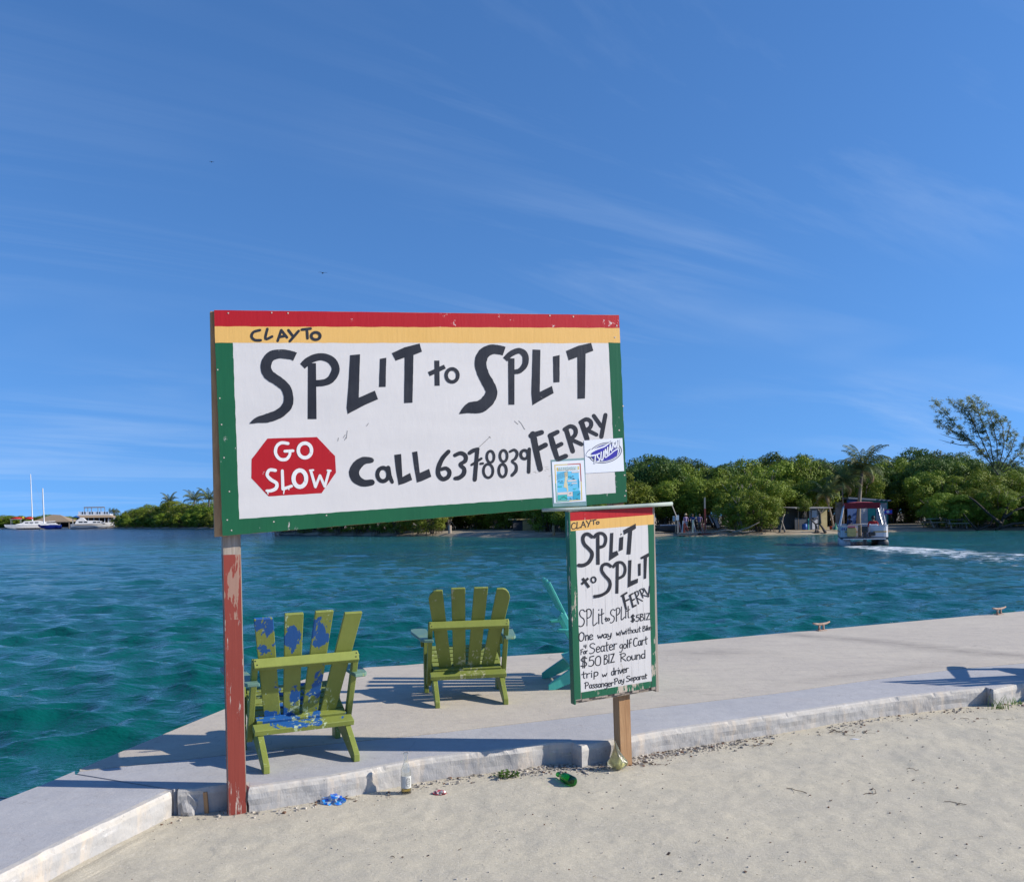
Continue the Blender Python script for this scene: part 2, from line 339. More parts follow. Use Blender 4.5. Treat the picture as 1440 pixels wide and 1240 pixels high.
def sandm():
    t = NT('packed_coral_sand'); v = t.map(); w = t.map((1, 2.6, 1), (0, 0, R(-12)))
    col = t.mix(t.rng(t.noise(.9, 7, .62, w), .32, .70), (.61, .545, .405), (.49, .45, .365))
    col = t.mix(t.rng(t.noise(2.3, 7, .7, w, .5), .50, .74, 0, .55), col, (.355, .345, .29))
    col = t.mix(t.rng(t.noise(170, 4, .75, v), .35, .70, 0, .55), col, (.31, .28, .225))
    col = t.mix(t.rng(t.noise(75, 5, .8, v), .36, .64, 0, .62), col, (.38, .34, .26)); col = t.mix(t.rng(t.noise(64, 4, .8, v), .57, .68, 0, .6), col, (.66, .61, .53))
    col = t.mix(t.rng(t.noise(330, 2, .6, v), .58, .66, 0, .55), col, (.68, .64, .57))
    col = t.mix(t.rng(t.noise(46, 5, .7, v), .66, .72, 0, .5), col, (.25, .22, .18))
    t.set('Base Color', col); t.set('Roughness', .93); t.set('Specular IOR Level', .2)
    p = t.bump(t.noise(4, 6, .65, w), .28, .03); p = t.bump(t.noise(28, 6, .7, v), .4, .010, p); t.bump(t.noise(190, 4, .7, v), .55, .004, p); return t.mat
M['sand'] = sandm()
M['shore'] = simple('shore_sand', (.36, .30, .215), .95, (.20, .16, .11), .7, bump=.4)
def waterm():
    t = NT('sea_water'); v = t.map(); b = t.b
    sx_ = t.n.new('ShaderNodeSeparateXYZ'); t.l.new(v, sx_.inputs[0]); X, Y = sx_.outputs[0], sx_.outputs[1]
    dist = t.math('SQRT', t.math('ADD', t.math('MULTIPLY', X, X), t.math('MULTIPLY', Y, Y)))
    patch = t.rng(t.noise(.016, 5, .6, t.map((1, 2.5, 1))), .40, .62)
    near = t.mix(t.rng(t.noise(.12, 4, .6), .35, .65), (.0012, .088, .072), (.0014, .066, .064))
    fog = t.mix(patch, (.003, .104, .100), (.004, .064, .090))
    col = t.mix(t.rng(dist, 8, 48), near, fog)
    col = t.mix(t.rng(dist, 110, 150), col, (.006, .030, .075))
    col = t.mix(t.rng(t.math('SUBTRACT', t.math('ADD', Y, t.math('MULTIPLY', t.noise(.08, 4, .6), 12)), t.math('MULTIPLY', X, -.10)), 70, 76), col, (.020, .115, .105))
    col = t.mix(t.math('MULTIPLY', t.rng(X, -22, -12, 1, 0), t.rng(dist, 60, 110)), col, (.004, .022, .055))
    # foam wake trailing from the ferry boat: distance from the wake line, broken by noise
    ax, ay, bx, by = 18.1, 46.0, 18.9, 22.0
    L2 = (bx-ax)**2+(by-ay)**2
    tt = t.math('ADD', t.math('MULTIPLY', t.math('SUBTRACT', X, ax), (bx-ax)/L2), t.math('MULTIPLY', t.math('SUBTRACT', Y, ay), (by-ay)/L2))
    ds = t.math('ADD', t.math('MULTIPLY', t.math('SUBTRACT', X, ax), (by-ay)/math.sqrt(L2)), t.math('MULTIPLY', t.math('SUBTRACT', Y, ay), -(bx-ax)/math.sqrt(L2)))
    wid = t.math('ADD', t.math('MULTIPLY', tt, 4.6), 1.5)
    cen = t.math('SUBTRACT', 1.0, t.math('DIVIDE', t.math('ABSOLUTE', ds), wid))
    lenm = t.math('MULTIPLY', t.rng(tt, -.03, .0), t.rng(tt, .15, 1.1, 1, .0))
    cen = t.math('MULTIPLY', t.rng(cen, 0, .6), lenm)
    fn = t.noise(1.6, 8, .72, t.map((.8, 1.0, 1)), .8)
    foam = t.rng(t.math('ADD', fn, t.math('MULTIPLY', cen, .30)), .655, .86)
    foam = t.math('MULTIPLY', foam, t.rng(cen, 0.02, .15))
    caps = t.math('MULTIPLY', t.rng(t.noise(2.2, 8, .7, t.map((.5, 1.3, 1)), .6), .775, .80), t.rng(t.noise(.35, 2, .5), .45, .6))
    foam = t.math('MAXIMUM', foam, t.math('MULTIPLY', caps, .55))
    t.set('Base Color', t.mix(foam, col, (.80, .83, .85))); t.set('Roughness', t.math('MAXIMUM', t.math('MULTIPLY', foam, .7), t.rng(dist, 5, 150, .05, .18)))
    t.set('IOR', 1.33); t.set('Specular IOR Level', .5)
    far = t.rng(dist, 35, 110, 0, 1); mid = t.rng(dist, 10, 45, .25, 1)
    def fb_(h, st, ds, prev=None):
        p = t.bump(h, .5, ds, prev); nd = p.node; t.l.new(st, nd.inputs['Strength']) if not isinstance(st, float) else None; return p
    p = fb_(t.noise(.16, 5, .6, t.map((.5, 1.3, 1)), .3), far, 1.6); p = fb_(t.noise(.42, 6, .66, t.map((.5, 1.3, 1), (0, 0, R(-8))), .3), far, 1.3, p); p = fb_(t.noise(1.0, 6, .64, t.map((.55, 1.25, 1), (0, 0, R(6))), .3), mid, .26, p); p = fb_(t.noise(2.1, 5, .6, t.map((.5, 1.25, 1)), .3), mid, .22, p); p = t.bump(t.noise(4.2, 4, .6, t.map((.55, 1.2, 1), (0, 0, R(12)))), .75, .06, p); t.bump(t.noise(11, 3, .55, t.map((.5, 1.2, 1), (0, 0, R(-9)))), .4, .016, p)
    return t.mat
M['water'] = waterm()

# ------------------------------------------------------------------ sea
WZ = -0.30
def grid_mesh(name, X, Y, Z, mat, flip=False):
    nr, nc = X.shape
    me = bpy.data.meshes.new(name); me.vertices.add(nr*nc)
    me.vertices.foreach_set('co', np.stack([X, Y, Z], -1).astype(np.float32).ravel())
    i = np.arange((nr-1)*(nc-1)); r, c = i//(nc-1), i % (nc-1); a = r*nc+c
    q = np.stack([a, a+1, a+nc+1, a+nc], -1)
    if flip: q = q[:, ::-1]
    me.loops.add(q.size); me.loops.foreach_set('vertex_index', q.ravel().astype(np.int32))
    me.polygons.add(len(q)); me.polygons.foreach_set('loop_start', np.arange(0, q.size, 4, dtype=np.int32))
    me.polygons.foreach_set('use_smooth', np.ones(len(q), dtype=bool))
    me.update(calc_edges=True); me.materials.append(mat)
    o = bpy.data.objects.new(name, me); COL.objects.link(o); return o
def make_sea():
    rs = [3.0]
    while rs[-1] < 420: rs.append(rs[-1]*1.0088)
    while rs[-1] < 6000: rs.append(rs[-1]*1.12)
    r = np.array(rs)[:, None]; th = np.linspace(R(-60), R(60), 880)[None, :]
    X = r*np.sin(th); Y = r*np.cos(th); Z = np.zeros_like(X)
    DX = np.zeros_like(X); DY = np.zeros_like(X)
    rg = np.random.RandomState(5)
    sp = np.maximum(r*.0088, r*R(120)/880)
    for k in range(74):
        lam = 0.36*(5.0/0.36)**((k+rg.rand())/74); kk = 2*math.pi/lam
        a = rg.normal(R(-82), R(40)); ux, uy = math.cos(a), math.sin(a); ph = rg.rand()*6.28
        amp = 0.0112*lam**0.90*(1.0 if lam < 0.85 else (0.85/lam)**1.65)
        fade = np.clip((lam/sp-2.2)/2.2, 0, 1)*amp
        q = kk*(X*ux+Y*uy)+ph+0.9*np.sin(kk*.19*(X*uy-Y*ux)+ph*3)
        Z += fade*np.cos(q); s = np.sin(q)*fade*1.05
        DX -= ux*s; DY -= uy*s
    fl = np.clip((430-r)/150, 0, 1)
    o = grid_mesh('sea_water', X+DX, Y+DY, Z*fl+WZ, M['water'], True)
    tag(o, kind='structure')
make_sea()

# ------------------------------------------------------------------ concrete promenade
ZS = 0.145
def GP(L, z=ZS): return [G(u, v, z) for u, v in L]
def extend(a, b, d): return b+(b-a).normalized()*d
near_left = GP([(0, 1229), (95, 1181), (140, 1160), (240, 1112)])
near_right = GP([(250, 1110), (272, 1109), (322, 1101.5), (344, 1101), (350, 1107), (420, 1097), (460, 1092), (590, 1067), (637, 1061), (727, 1051), (772, 1044), (804, 1043), (818, 1049), (827, 1046), (893, 1034), (930, 1027), (1087, 1005), (1249, 981), (1388, 966), (1397, 969), (1440, 960)])
far_left = GP([(0, 1126), (62, 1102), (105, 1084)])
far_right = GP([(112, 1081), (145, 1067), (232, 1031), (315, 997), (398, 965), (458, 945), (517, 938), (570, 935), (719, 922), (799, 917), (926, 905.6), (1132, 887), (1440, 859)])
j1 = GP([(112, 1084), (320, 1061), (420, 1050), (583, 1034), (900, 997), (1087, 975), (1222, 956), (1339, 941), (1440, 932)])
j2 = GP([(107, 1088), (162, 1097), (243, 1110)])
near_left.insert(0, extend(near_left[1], near_left[0], 9)); far_left.insert(0, extend(far_left[1], far_left[0], 9))
near_right.append(extend(near_right[-4], near_right[-1], 40)); far_right.append(extend(far_right[-3], far_right[-1], 40)); j1.append(extend(j1[-3], j1[-1], 40))
prom = empty('concrete_promenade', (0, 0, 0), kind='structure')
def off2(P, d):
    """offset a polyline sideways in the ground plane"""
    out = []
    for i, p in enumerate(P):
        a = P[max(0, i-1)]; b = P[min(len(P)-1, i+1)]; t = (b-a); n = Vector((-t.y, t.x, 0)).normalized(); out.append(p+n*d)
    return out
def resample(P, step, lim=16):
    out = [P[0]]
    for a, b in zip(P[:-1], P[1:]):
        L = (b-a).length; n = max(1, int(min(L, lim)/step)) if L < lim else 40
        for k in range(1, n+1): out.append(a.lerp(b, k/n))
    return out
def slab_panel(poly, mat, z0=-.75):
    m = MB(); pts = [Vector((p.x, p.y, ZS)) for p in poly]; m.prism(pts, (0, 0, z0-ZS)); return m.build('concrete_panel', mat, prom)
G8 = 0.008
INS = 0.035
kn_r = resample(near_right, .014); kn_l = resample(near_left, .016)
def kerb_strip(P, mat, seed):
    """irregular chipped arris and rough front face along the landward edge"""
    inner = off2(P, INS); rows = []
    out = off2(P, -1.0)
    for i, p in enumerate(P):
        n = (out[i]-p); n.normalize(); s = p*9
        c1 = mnoise.fractal(p*7+Vector((seed, 0, 0)), 1.0, 2.0, 4); c2 = mnoise.fractal(p*22+Vector((0, seed, 0)), 1.0, 2.0, 3); c3 = mnoise.fractal(p*2.3+Vector((0, 0, seed)), 1, 2, 2)
        ch = max(0.0, c1*.8+c2*.35-.20)*.022
        col = [inner[i]+Vector((0, 0, 0)), p+n*(-.004-ch)+Vector((0, 0, -.0015-abs(c2)*.002)), p+n*(.002-ch*.6)+Vector((0, 0, -.012-ch))]
        for j, z in enumerate((.112, .080, .045, .010, -.03, -.10)):
            w = mnoise.fractal(Vector((p.x*6, p.y*6, z*14+seed)), 1, 2, 4)
            col.append(Vector((p.x, p.y, z))+n*(.003+w*.008+c3*.004+(.004 if j < 2 else 0)))
        rows.append(col)
    m = MB(); nr = len(rows); nc = len(rows[0]); vs = [q for r_ in rows for q in r_]
    fs = [(i*nc+j, (i+1)*nc+j, (i+1)*nc+j+1, i*nc+j+1) for i in range(nr-1) for j in range(nc-1)]
    m.add(vs, fs); return m.build('kerb_face', mat, prom)
slab_panel(off2(near_right, INS)+off2(j1, -G8)[::-1]+[p for p in off2(j2, G8)], M['conc_near'])
slab_panel(off2(j1, G8)+far_right[::-1], M['conc_far'])
slab_panel(off2(near_left, INS)+off2(j2, -G8)[::-1]+far_left[::-1], M['conc_near'])
kerb_strip(kn_r, M['conc_face'], 3.1); kerb_strip(kn_l, M['conc_face'], 9.7)
m = MB(); base = near_left[:-1]+near_right; m.prism([Vector((p.x, p.y, ZS-.02)) for p in off2(base, .09)]+[Vector((p.x, p.y, ZS-.02)) for p in off2(far_left+far_right, -.05)][::-1], (0, 0, -.7)); m.build('slab_bed', M['conc_face'], prom)
# broken chunk in the kerb where the two pours meet
m = MB(); a = G(248, 1113, ZS-.02); b = G(272, 1117, ZS-.02)
ico(m, ((a.x+b.x)/2+.01, (a.y+b.y)/2+.04, .052), .075, 3, .20, (.85, .75, 1.2), seed=4)
ck = m.build('broken_concrete_lump', M['conc_face'], prom, smooth=False)

# ------------------------------------------------------------------ sandy ground
kx = [p.x for p in near_left]+[p.x for p in near_right]; ky = [p.y for p in near_left]+[p.y for p in near_right]
o_ = np.argsort(kx); kx = np.array(kx)[o_]; ky = np.array(ky)[o_]
def kerb_y(x): return float(np.interp(x, kx, ky))
def sand_z(x, y):
    d = kerb_y(x)-y
    z = .010*mnoise.fractal(Vector((x*.8, y*.8, 3.3)), 1, 2, 3)+.0045*mnoise.fractal(Vector((x*3.4, y*3.4, 1.3)), .9, 2, 4)+.0035*mnoise.fractal(Vector((x*15, y*15, 1.3)), .8, 2, 3)
    if -.3 < d < .55: z += .024*(1-abs(d-.05)/.6)*(.6+.6*mnoise.noise(Vector((x*2.2, y*2.2, 8))))
    for k_, (a_, b_, c_, f_) in enumerate(((2.30, .18, .5, 1.7), (3.05, .16, 1.1, 1.3))):   # faint wheel ruts
        q = abs(y-(a_+b_*x+.10*math.sin(x*f_+c_))); z -= .006*max(0, 1-(q/.10)**2)*(.5+.5*mnoise.noise(Vector((x*1.2, k_, 0))))+(-.004*max(0, 1-((q-.13)/.04)**2))
    w = 1.0 if d > .3 else max(.45, d/.3)
    return z*w
def make_sand():
    xs = list(np.concatenate([np.linspace(-90, -6, 12), np.linspace(-5.5, -2.6, 14), np.linspace(-2.55, 6.0, 330), np.linspace(6.1, 12, 30), np.geomspace(13, 120, 14)]))
    ss = list(np.concatenate([[-.22, -.1], np.linspace(-.04, 3.6, 150), np.linspace(3.8, 9, 18), np.geomspace(10, 140, 14)]))
    X = np.zeros((len(xs), len(ss))); Y = X.copy(); Z = X.copy()
    for i, x in enumerate(xs):
        k = kerb_y(x) if x > -5.5 else ky[0]
        for j, s_ in enumerate(ss):
            X[i, j] = x; Y[i, j] = k-s_; Z[i, j] = sand_z(x, k-s_)
    o = grid_mesh('sandy_ground', X, Y, Z, M['sand'], True); tag(o, kind='structure')
make_sand()

# rubble and grit gathered along the kerb, pebbles strewn on the sand
def pebbles(name, n, place, mats, smin, smax, label, cat):
    m = MB(); rr = random.Random(11)
    for k in range(n):
        x, y = place(rr); s_ = smin*(smax/smin)**(rr.random()**2.2); z = sand_z(x, y)+s_*.15
        bx = [Vector((rr.uniform(.6, 1)*sx_, rr.uniform(.5, 1)*sy_, rr.uniform(.4, .8)*sz_))*s_*.5 for sx_ in (-1, 1) for sy_ in (-1, 1) for sz_ in (-1, 1)]
        a = Matrix.Rotation(rr.random()*6.28, 3, 'Z'); mi = rr.choices(range(len(mats)), [6, 3, 1.2][:len(mats)])[0]
        m.add([Vector((x, y, z))+a @ p for p in bx], [(0, 1, 3, 2), (4, 6, 7, 5), (0, 4, 5, 1), (2, 3, 7, 6), (0, 2, 6, 4), (1, 5, 7, 3)], mi)
    o = m.build(name, mats); tag(o, label, cat, kind='stuff')
pm = [simple('pale_grit', (.50, .46, .40), .95, (.36, .32, .27), 30), simple('grey_grit', (.22, .20, .175), .95), simple('brown_grit', (.17, .09, .055), .9)]
def kerbplace(rr):
    u = rr.random(); x = rr.choice([rr.uniform(-1.9, 5.2), rr.uniform(-.1, 1.6), rr.gauss(.65, .4)]); d = abs(rr.gauss(0, .075))+.012
    if mnoise.noise(Vector((x*1.7, 4, 2))) < -.12 and u < .85: d += .05; x += .3
    return x, kerb_y(x)-d
pebbles('kerb_rubble', 3600, kerbplace, pm, .004, .022, 'loose crumbled grit and rubble heaped along the foot of the kerb', 'rubble')
def spread(rr):
    d = 3.9*rr.random()**.8; x = rr.uniform(-2.3, 5.5); return x, kerb_y(x)-.05-d*(1 if x < 2 else 1)
pebbles('strewn_pebbles', 2600, spread, pm, .003, .011, 'small pale and dark pebbles strewn over the packed sand', 'pebbles')

# ------------------------------------------------------------------ lettering tools
def smooth_path(P, n=5):
    """P: list of (x, y, w); Catmull-Rom"""
    out = []
    for i in range(len(P)-1):
        p0 = P[max(0, i-1)]; p1 = P[i]; p2 = P[i+1]; p3 = P[min(len(P)-1, i+2)]
        for k in range(n):
            t = k/n
            out.append(tuple(.5*((2*p1[j])+(p2[j]-p0[j])*t+(2*p0[j]-5*p1[j]+4*p2[j]-p3[j])*t*t+(3*p1[j]-p0[j]-3*p2[j]+p3[j])*t**3) for j in range(3)))
    out.append(P[-1]); return out
def ell(cx, cy, rx, ry, w, a0=0, a1=370, n=16, tilt=0):
    ct, st = math.cos(R(tilt)), math.sin(R(tilt)); o = []
    for k in range(n+1):
        a = R(a0+(a1-a0)*k/n); x, y = rx*math.cos(a), ry*math.sin(a); o.append((cx+x*ct-y*st, cy+x*st+y*ct, w))
    return o
class Board:
    """a flat painted face: positions are read off along the plane it stands in"""
    def __init__(s, P, n, root, x0=0, y0=0, sc=1.0):
        s.P = P; s.n = n.normalized(); s.root = root; s.base = root.location.copy(); s.x0, s.y0, s.sc = x0, y0, sc; s.k = 0; s.h0 = 0.0
    def view(s, x0, y0, sc): s.x0, s.y0, s.sc = x0, y0, sc; return s
    def pt(s, x, y, h=0.0): return onplane(s.x0+x/s.sc, s.y0+y/s.sc, s.P, s.n)-s.base+s.n*h
    def poly(s, m, pts, h, th=.0006, jit=0.0, mi=0, step=6.0):
        """polygon with a hand-painted, slightly wavering outline"""
        P = []
        for i, a in enumerate(pts):
            b = pts[(i+1) % len(pts)]; L = math.hypot(b[0]-a[0], b[1]-a[1]); n = max(1, int(L/s.sc/step)) if jit else 1
            for k in range(n):
                t = k/n; x = a[0]+(b[0]-a[0])*t; y = a[1]+(b[1]-a[1])*t
                if jit and k: x += random.uniform(-jit, jit)*s.sc; y += random.uniform(-jit, jit)*s.sc
                P.append(s.pt(x, y, h))
        m.prism(P, -s.n*th, mi)
    def stroke(s, m, P, h=.0020, w=None, n=5, cap=True, raw=False, rough=.035):
        s.k += 1; h += (s.k % 9)*.00006
        P = [(p[0], p[1], (p[2] if len(p) > 2 else w)) for p in P]
        if not raw and len(P) > 2: P = smooth_path(P, n)
        L = []; Rr = []
        N = len(P)
        for i, p in enumerate(P):
            a = P[max(0, i-1)]; b = P[min(N-1, i+1)]; dx, dy = b[0]-a[0], b[1]-a[1]; q = math.hypot(dx, dy) or 1; nx, ny = -dy/q, dx/q
            ww = p[2]*.5*(1+random.uniform(-rough, rough)); hh = h+i*.000012
            L.append(s.pt(p[0]+nx*ww, p[1]+ny*ww, hh)); Rr.append(s.pt(p[0]-nx*ww, p[1]-ny*ww, hh))
        b = len(m.v); m.v += [tuple(q) for q in L+Rr]
        for i in range(N-1): m.f.append((b+i, b+N+i, b+N+i+1, b+i+1)); m.m.append(0)
        if cap:
            for e, sg in ((0, -1), (N-1, 1)):
                p = P[e]; o_ = P[1] if e == 0 else P[N-2]; dx, dy = p[0]-o_[0], p[1]-o_[1]; q = math.hypot(dx, dy) or 1; dx, dy = dx/q, dy/q
                ring = [s.pt(p[0]+(-dy*math.cos(a)+dx*math.sin(a))*p[2]*.48, p[1]+(dx*math.cos(a)+dy*math.sin(a))*p[2]*.48, h-.00004+(N*.000012 if e else 0)) for a in [math.pi*k/6 for k in range(7)]]
                b = len(m.v); m.v += [tuple(q) for q in ring]; m.f.append(tuple(range(b+6, b-1, -1))); m.m.append(0)
FONT = {  # single-stroke hand lettering in a unit box: (advance, strokes), y up
 'S': (.62, [[(.52, .88), (.38, 1.0), (.15, .97), (.06, .78), (.2, .58), (.42, .45), (.5, .25), (.38, .05), (.15, 0), (.02, .06)]]),
 'P': (.6, [[(.12, 0), (.12, 1)], [(.02, .9), (.2, 1), (.45, .95), (.52, .72), (.4, .52), (.14, .46)]]),
 'L': (.5, [[(.1, 1), (.08, .5), (.08, 0), (.28, .02), (.46, .12)]]), 'I': (.26, [[(.1, 1), (.1, 0)]]), 'T': (.56, [[(.28, .95), (.28, 0)], [(0, .9), (.55, 1)]]),
 'i': (.22, [[(.1, .6), (.1, 0)], [(.1, .82), (.11, .86)]]), 't': (.36, [[(.16, .9), (.16, .1), (.26, 0)], [(0, .55), (.34, .62)]]),
 'o': (.42, [[(.2, .55), (.06, .42), (.05, .15), (.18, 0), (.34, .1), (.36, .4), (.2, .55)]]), 'O': (.66, [[(.3, 1), (.08, .8), (.04, .3), (.2, 0), (.45, .08), (.56, .5), (.5, .85), (.28, 1)]]),
 'n': (.42, [[(.06, .58), (.06, 0)], [(.06, .4), (.2, .56), (.32, .48), (.34, 0)]]), 'e': (.42, [[(.05, .3), (.34, .34), (.32, .5), (.18, .58), (.05, .42), (.05, .15), (.18, 0), (.36, .08)]]),
 'w': (.52, [[(.03, .55), (.12, 0), (.25, .4), (.34, 0), (.48, .58)]]), 'a': (.44, [[(.34, .52), (.16, .56), (.05, .35), (.08, .08), (.22, 0), (.33, .2)], [(.34, .55), (.35, .1), (.42, 0)]]),
 'y': (.42, [[(.04, .55), (.1, .18), (.24, .12), (.34, .3)], [(.36, .58), (.32, 0), (.2, -.28), (.04, -.26)]]), '/': (.3, [[(.02, -.1), (.24, .8)]]),
 'h': (.42, [[(.06, 1), (.06, 0)], [(.06, .38), (.2, .54), (.33, .44), (.34, 0)]]), 'u': (.42, [[(.05, .55), (.06, .12), (.18, 0), (.32, .14)], [(.34, .55), (.35, 0)]]),
 'B': (.56, [[(.1, 1), (.08, 0)], [(.08, .98), (.36, .96), (.42, .78), (.12, .55)], [(.12, .55), (.44, .46), (.5, .2), (.32, .02), (.08, 0)]]),
 'Z': (.54, [[(.04, .95), (.46, .97)], [(.46, .97), (.04, .04)], [(.04, .04), (.5, .06)]]), 'k': (.4, [[(.06, 1), (.06, 0)], [(.34, .56), (.08, .28)], [(.14, .32), (.36, 0)]]),
 '$': (.66, [[(.52, .82), (.36, .92), (.12, .86), (.08, .66), (.46, .42), (.5, .18), (.3, .08), (.04, .14)], [(.22, 1.05), (.2, -.08)], [(.36, 1.05), (.34, -.08)]]),
 '5': (.54, [[(.46, .96), (.14, .92)], [(.14, .92), (.1, .55)], [(.1, .55), (.34, .6), (.46, .4), (.4, .12), (.2, 0), (.03, .08)]]), '0': (.6, [[(.28, .9), (.08, .7), (.06, .2), (.24, 0), (.46, .1), (.5, .6), (.42, .86), (.26, .9)]]),
 '4': (.5, [[(.08, .95), (.04, .5), (.4, .5)], [(.36, .98), (.32, 0)]]), 'F': (.5, [[(.1, 1), (.08, 0)], [(.02, .95), (.44, 1)], [(.08, .52), (.36, .56)]]), 'r': (.34, [[(.06, .58), (.06, 0)], [(.06, .36), (.16, .54), (.32, .54)]]),
 'g': (.44, [[(.34, .52), (.16, .58), (.05, .38), (.12, .14), (.3, .2)], [(.35, .58), (.34, -.05), (.24, -.35), (.04, -.3)]]), 'l': (.2, [[(.08, 1), (.08, 0)]]), 'f': (.34, [[(.34, .95), (.2, 1), (.12, .8), (.12, 0)], [(0, .5), (.3, .54)]]),
 'C': (.56, [[(.48, .85), (.3, .98), (.1, .8), (.05, .35), (.16, .05), (.36, 0), (.5, .12)]]), 'R': (.6, [[(.1, 1), (.1, 0)], [(0, .92), (.22, 1), (.46, .92), (.46, .66), (.12, .5)], [(.14, .5), (.54, 0)]]),
 'd': (.46, [[(.34, .5), (.16, .56), (.05, .35), (.1, .05), (.26, .02), (.34, .2)], [(.36, 1), (.36, 0)]]), 'p': (.44, [[(.08, .58), (.07, -.32)], [(.08, .46), (.22, .6), (.38, .45), (.34, .12), (.1, .05)]]), 'v': (.38, [[(.03, .55), (.16, 0), (.34, .56)]]),
 's': (.36, [[(.3, .5), (.16, .58), (.06, .46), (.26, .2), (.26, .06), (.12, 0), (.02, .05)]]), 'A': (.58, [[(.02, 0), (.26, 1)], [(.26, 1), (.52, 0)], [(.12, .38), (.44, .38)]]), 'Y': (.52, [[(.02, 1), (.24, .5)], [(.5, 1), (.2, 0)]]),
 'V': (.54, [[(.02, 1), (.24, 0), (.5, 1)]]), 'N': (.6, [[(.08, 0), (.08, 1)], [(.08, 1), (.48, 0)], [(.48, 0), (.5, 1)]]), 'c': (.38, [[(.32, .48), (.18, .57), (.05, .38), (.06, .12), (.2, 0), (.34, .08)]]), 'm': (.6, [[(.06, .58), (.06, 0)], [(.06, .4), (.18, .56), (.28, .44), (.28, 0)], [(.28, .4), (.42, .56), (.5, .44), (.52, 0)]]),
 '.': (.2, [[(.08, 0), (.09, .04)]]), ',': (.2, [[(.1, .06), (.05, -.14)]]), '+': (.5, [[(.05, .4), (.42, .4)], [(.24, .62), (.24, .18)]]), '1': (.3, [[(.04, .8), (.16, 1), (.16, 0)]]), '6': (.54, [[(.42, .95), (.14, .6), (.06, .2), (.22, 0), (.44, .12), (.42, .4), (.1, .36)]]),
 '2': (.54, [[(.06, .8), (.24, 1), (.44, .8), (.3, .4), (.04, .02)], [(.04, .02), (.48, .05)]]), '8': (.54, [[(.28, .52), (.08, .72), (.24, 1), (.44, .78), (.28, .52), (.06, .24), (.26, 0), (.48, .22), (.28, .52)]]), '-': (.4, [[(.06, .42), (.32, .42)]]), '9': (.5, [[(.42, .8), (.22, 1), (.06, .75), (.2, .5), (.42, .7)], [(.44, .9), (.42, 0)]]),
}
def write(B, m, text, a, b, h, w, jit=.02, cap=True):
    adv = sum(FONT.get(c, (.35, []))[0] if c != ' ' else .34 for c in text); dx, dy = (b[0]-a[0])/adv, (b[1]-a[1])/adv; x = 0
    for c in text:
        ad, st = FONT.get(c, (.35, [])) if c != ' ' else (.34, [])
        jy = random.uniform(-jit, jit)*h
        for s_ in st:
            P = [(a[0]+(x+px)*dx, a[1]+(x+px)*dy-py*h+jy+random.uniform(-jit, jit)*h*.4, w*random.uniform(.85, 1.12)) for px, py in s_]
            B.stroke(m, P, n=3, cap=cap)
        x += ad

def letters(m, groups, mat, root, name='letter'):
    """groups: list of (first face, last face) runs; each run becomes one letter"""
    for f0, f1 in groups:
        k = MB(); mp_ = {}
        for f in m.f[f0:f1]:
            g = []
            for i in f:
                if i not in mp_: mp_[i] = len(k.v); k.v.append(m.v[i])
                g.append(mp_[i])
            k.f.append(tuple(g)); k.m.append(0)
        k.build(name, mat, root)
def stuff(o): o['kind'] = 'stuff'; return o
# ------------------------------------------------------------------ the big ferry sign
HD = R(21.5); UX = Vector((math.cos(HD), math.sin(HD), 0)); NB = Vector((math.sin(HD), -math.cos(HD), 0))
P0 = D(301, 436, 4.74)
sb = empty('ferry_signboard', G(333, 1145, 0), label='large white signboard with red, yellow and green borders advertising a ferry in black hand lettering', cat='sign')
B = Board(P0, NB, sb)
PW, PT = [], .018
m = MB(); corners = [(301, 436), (870.5, 443), (882, 706), (313, 753.5)]
m.prism([B.pt(*c) for c in corners], -NB*PT); m.build('plywood_panel', M['raw_wood'], sb, bevel=.001)
m = MB(); B.poly(m, [(301.2, 436.3), (870.4, 443.2), (871.2, 461.6), (301.8, 459.2)], .0008, .0007, .25, step=12); m.build('red_band', M['sign_red'], sb)
m = MB(); B.poly(m, [(301.8, 459.0), (871.2, 461.2), (872.2, 482.6), (302.6, 482.2)], .0012, .0011, .35, step=9); m.build('yellow_band', M['sign_yellow'], sb)
m = MB(); B.poly(m, [(326, 481.9), (856, 481.0), (866.5, 694), (335.5, 731)], .0010, .0009, .35, step=9); m.build('white_field', M['sign_white'], sb)
m = MB(); B.poly(m, [(302.6, 482.4), (327.4, 482.2), (336.5, 729.6), (866, 693), (855.5, 481.6), (872.2, 482.2), (881.8, 705.8), (313, 753.2)], .0015, .0014, .35, step=8); m.build('green_border', M['sign_green'], sb)
PP = P0-NB*0.0
# octagon
m = MB(); B.view(280, 580, 4.5); B.poly(m, [(332, 295), (432, 165), (745, 155), (860, 275), (866, 380), (775, 510), (440, 530), (330, 415)], .0016, .0006, .2, step=8); m.build('red_octagon', M['sign_red'], sb)
m = MB()
for p in ([(562, 196, 20), (520, 192, 20), (490, 215, 20), (484, 258, 20), (510, 294, 20), (550, 296, 20), (572, 270, 18), (574, 245, 18)], [(542, 245, 18), (594, 242, 18)], ell(669, 240, 42, 46, 22),
          [(483, 366, 20), (445, 364, 20), (430, 395, 20), (455, 425, 22), (490, 448, 22), (485, 480, 22), (452, 495, 20), (427, 494, 16)], [(432, 497, 10), (436, 516, 6)], [(526, 368, 18), (530, 484, 20)], [(530, 484, 20), (585, 465, 18)], [(539, 485, 10), (534, 513, 7)], [(566, 478, 9), (568, 488, 6)],
          ell(637, 418, 40, 52, 26), [(706, 368, 17), (736, 470, 18)], [(736, 470, 16), (764, 398, 16)], [(764, 398, 16), (795, 468, 17)], [(795, 468, 16), (822, 370, 18)], [(700, 366, 12), (722, 364, 12)], [(812, 366, 12), (832, 368, 12)]):
    B.stroke(m, p, h=.0026)
stuff(m.build('lettering', M['white_letter'], sb))
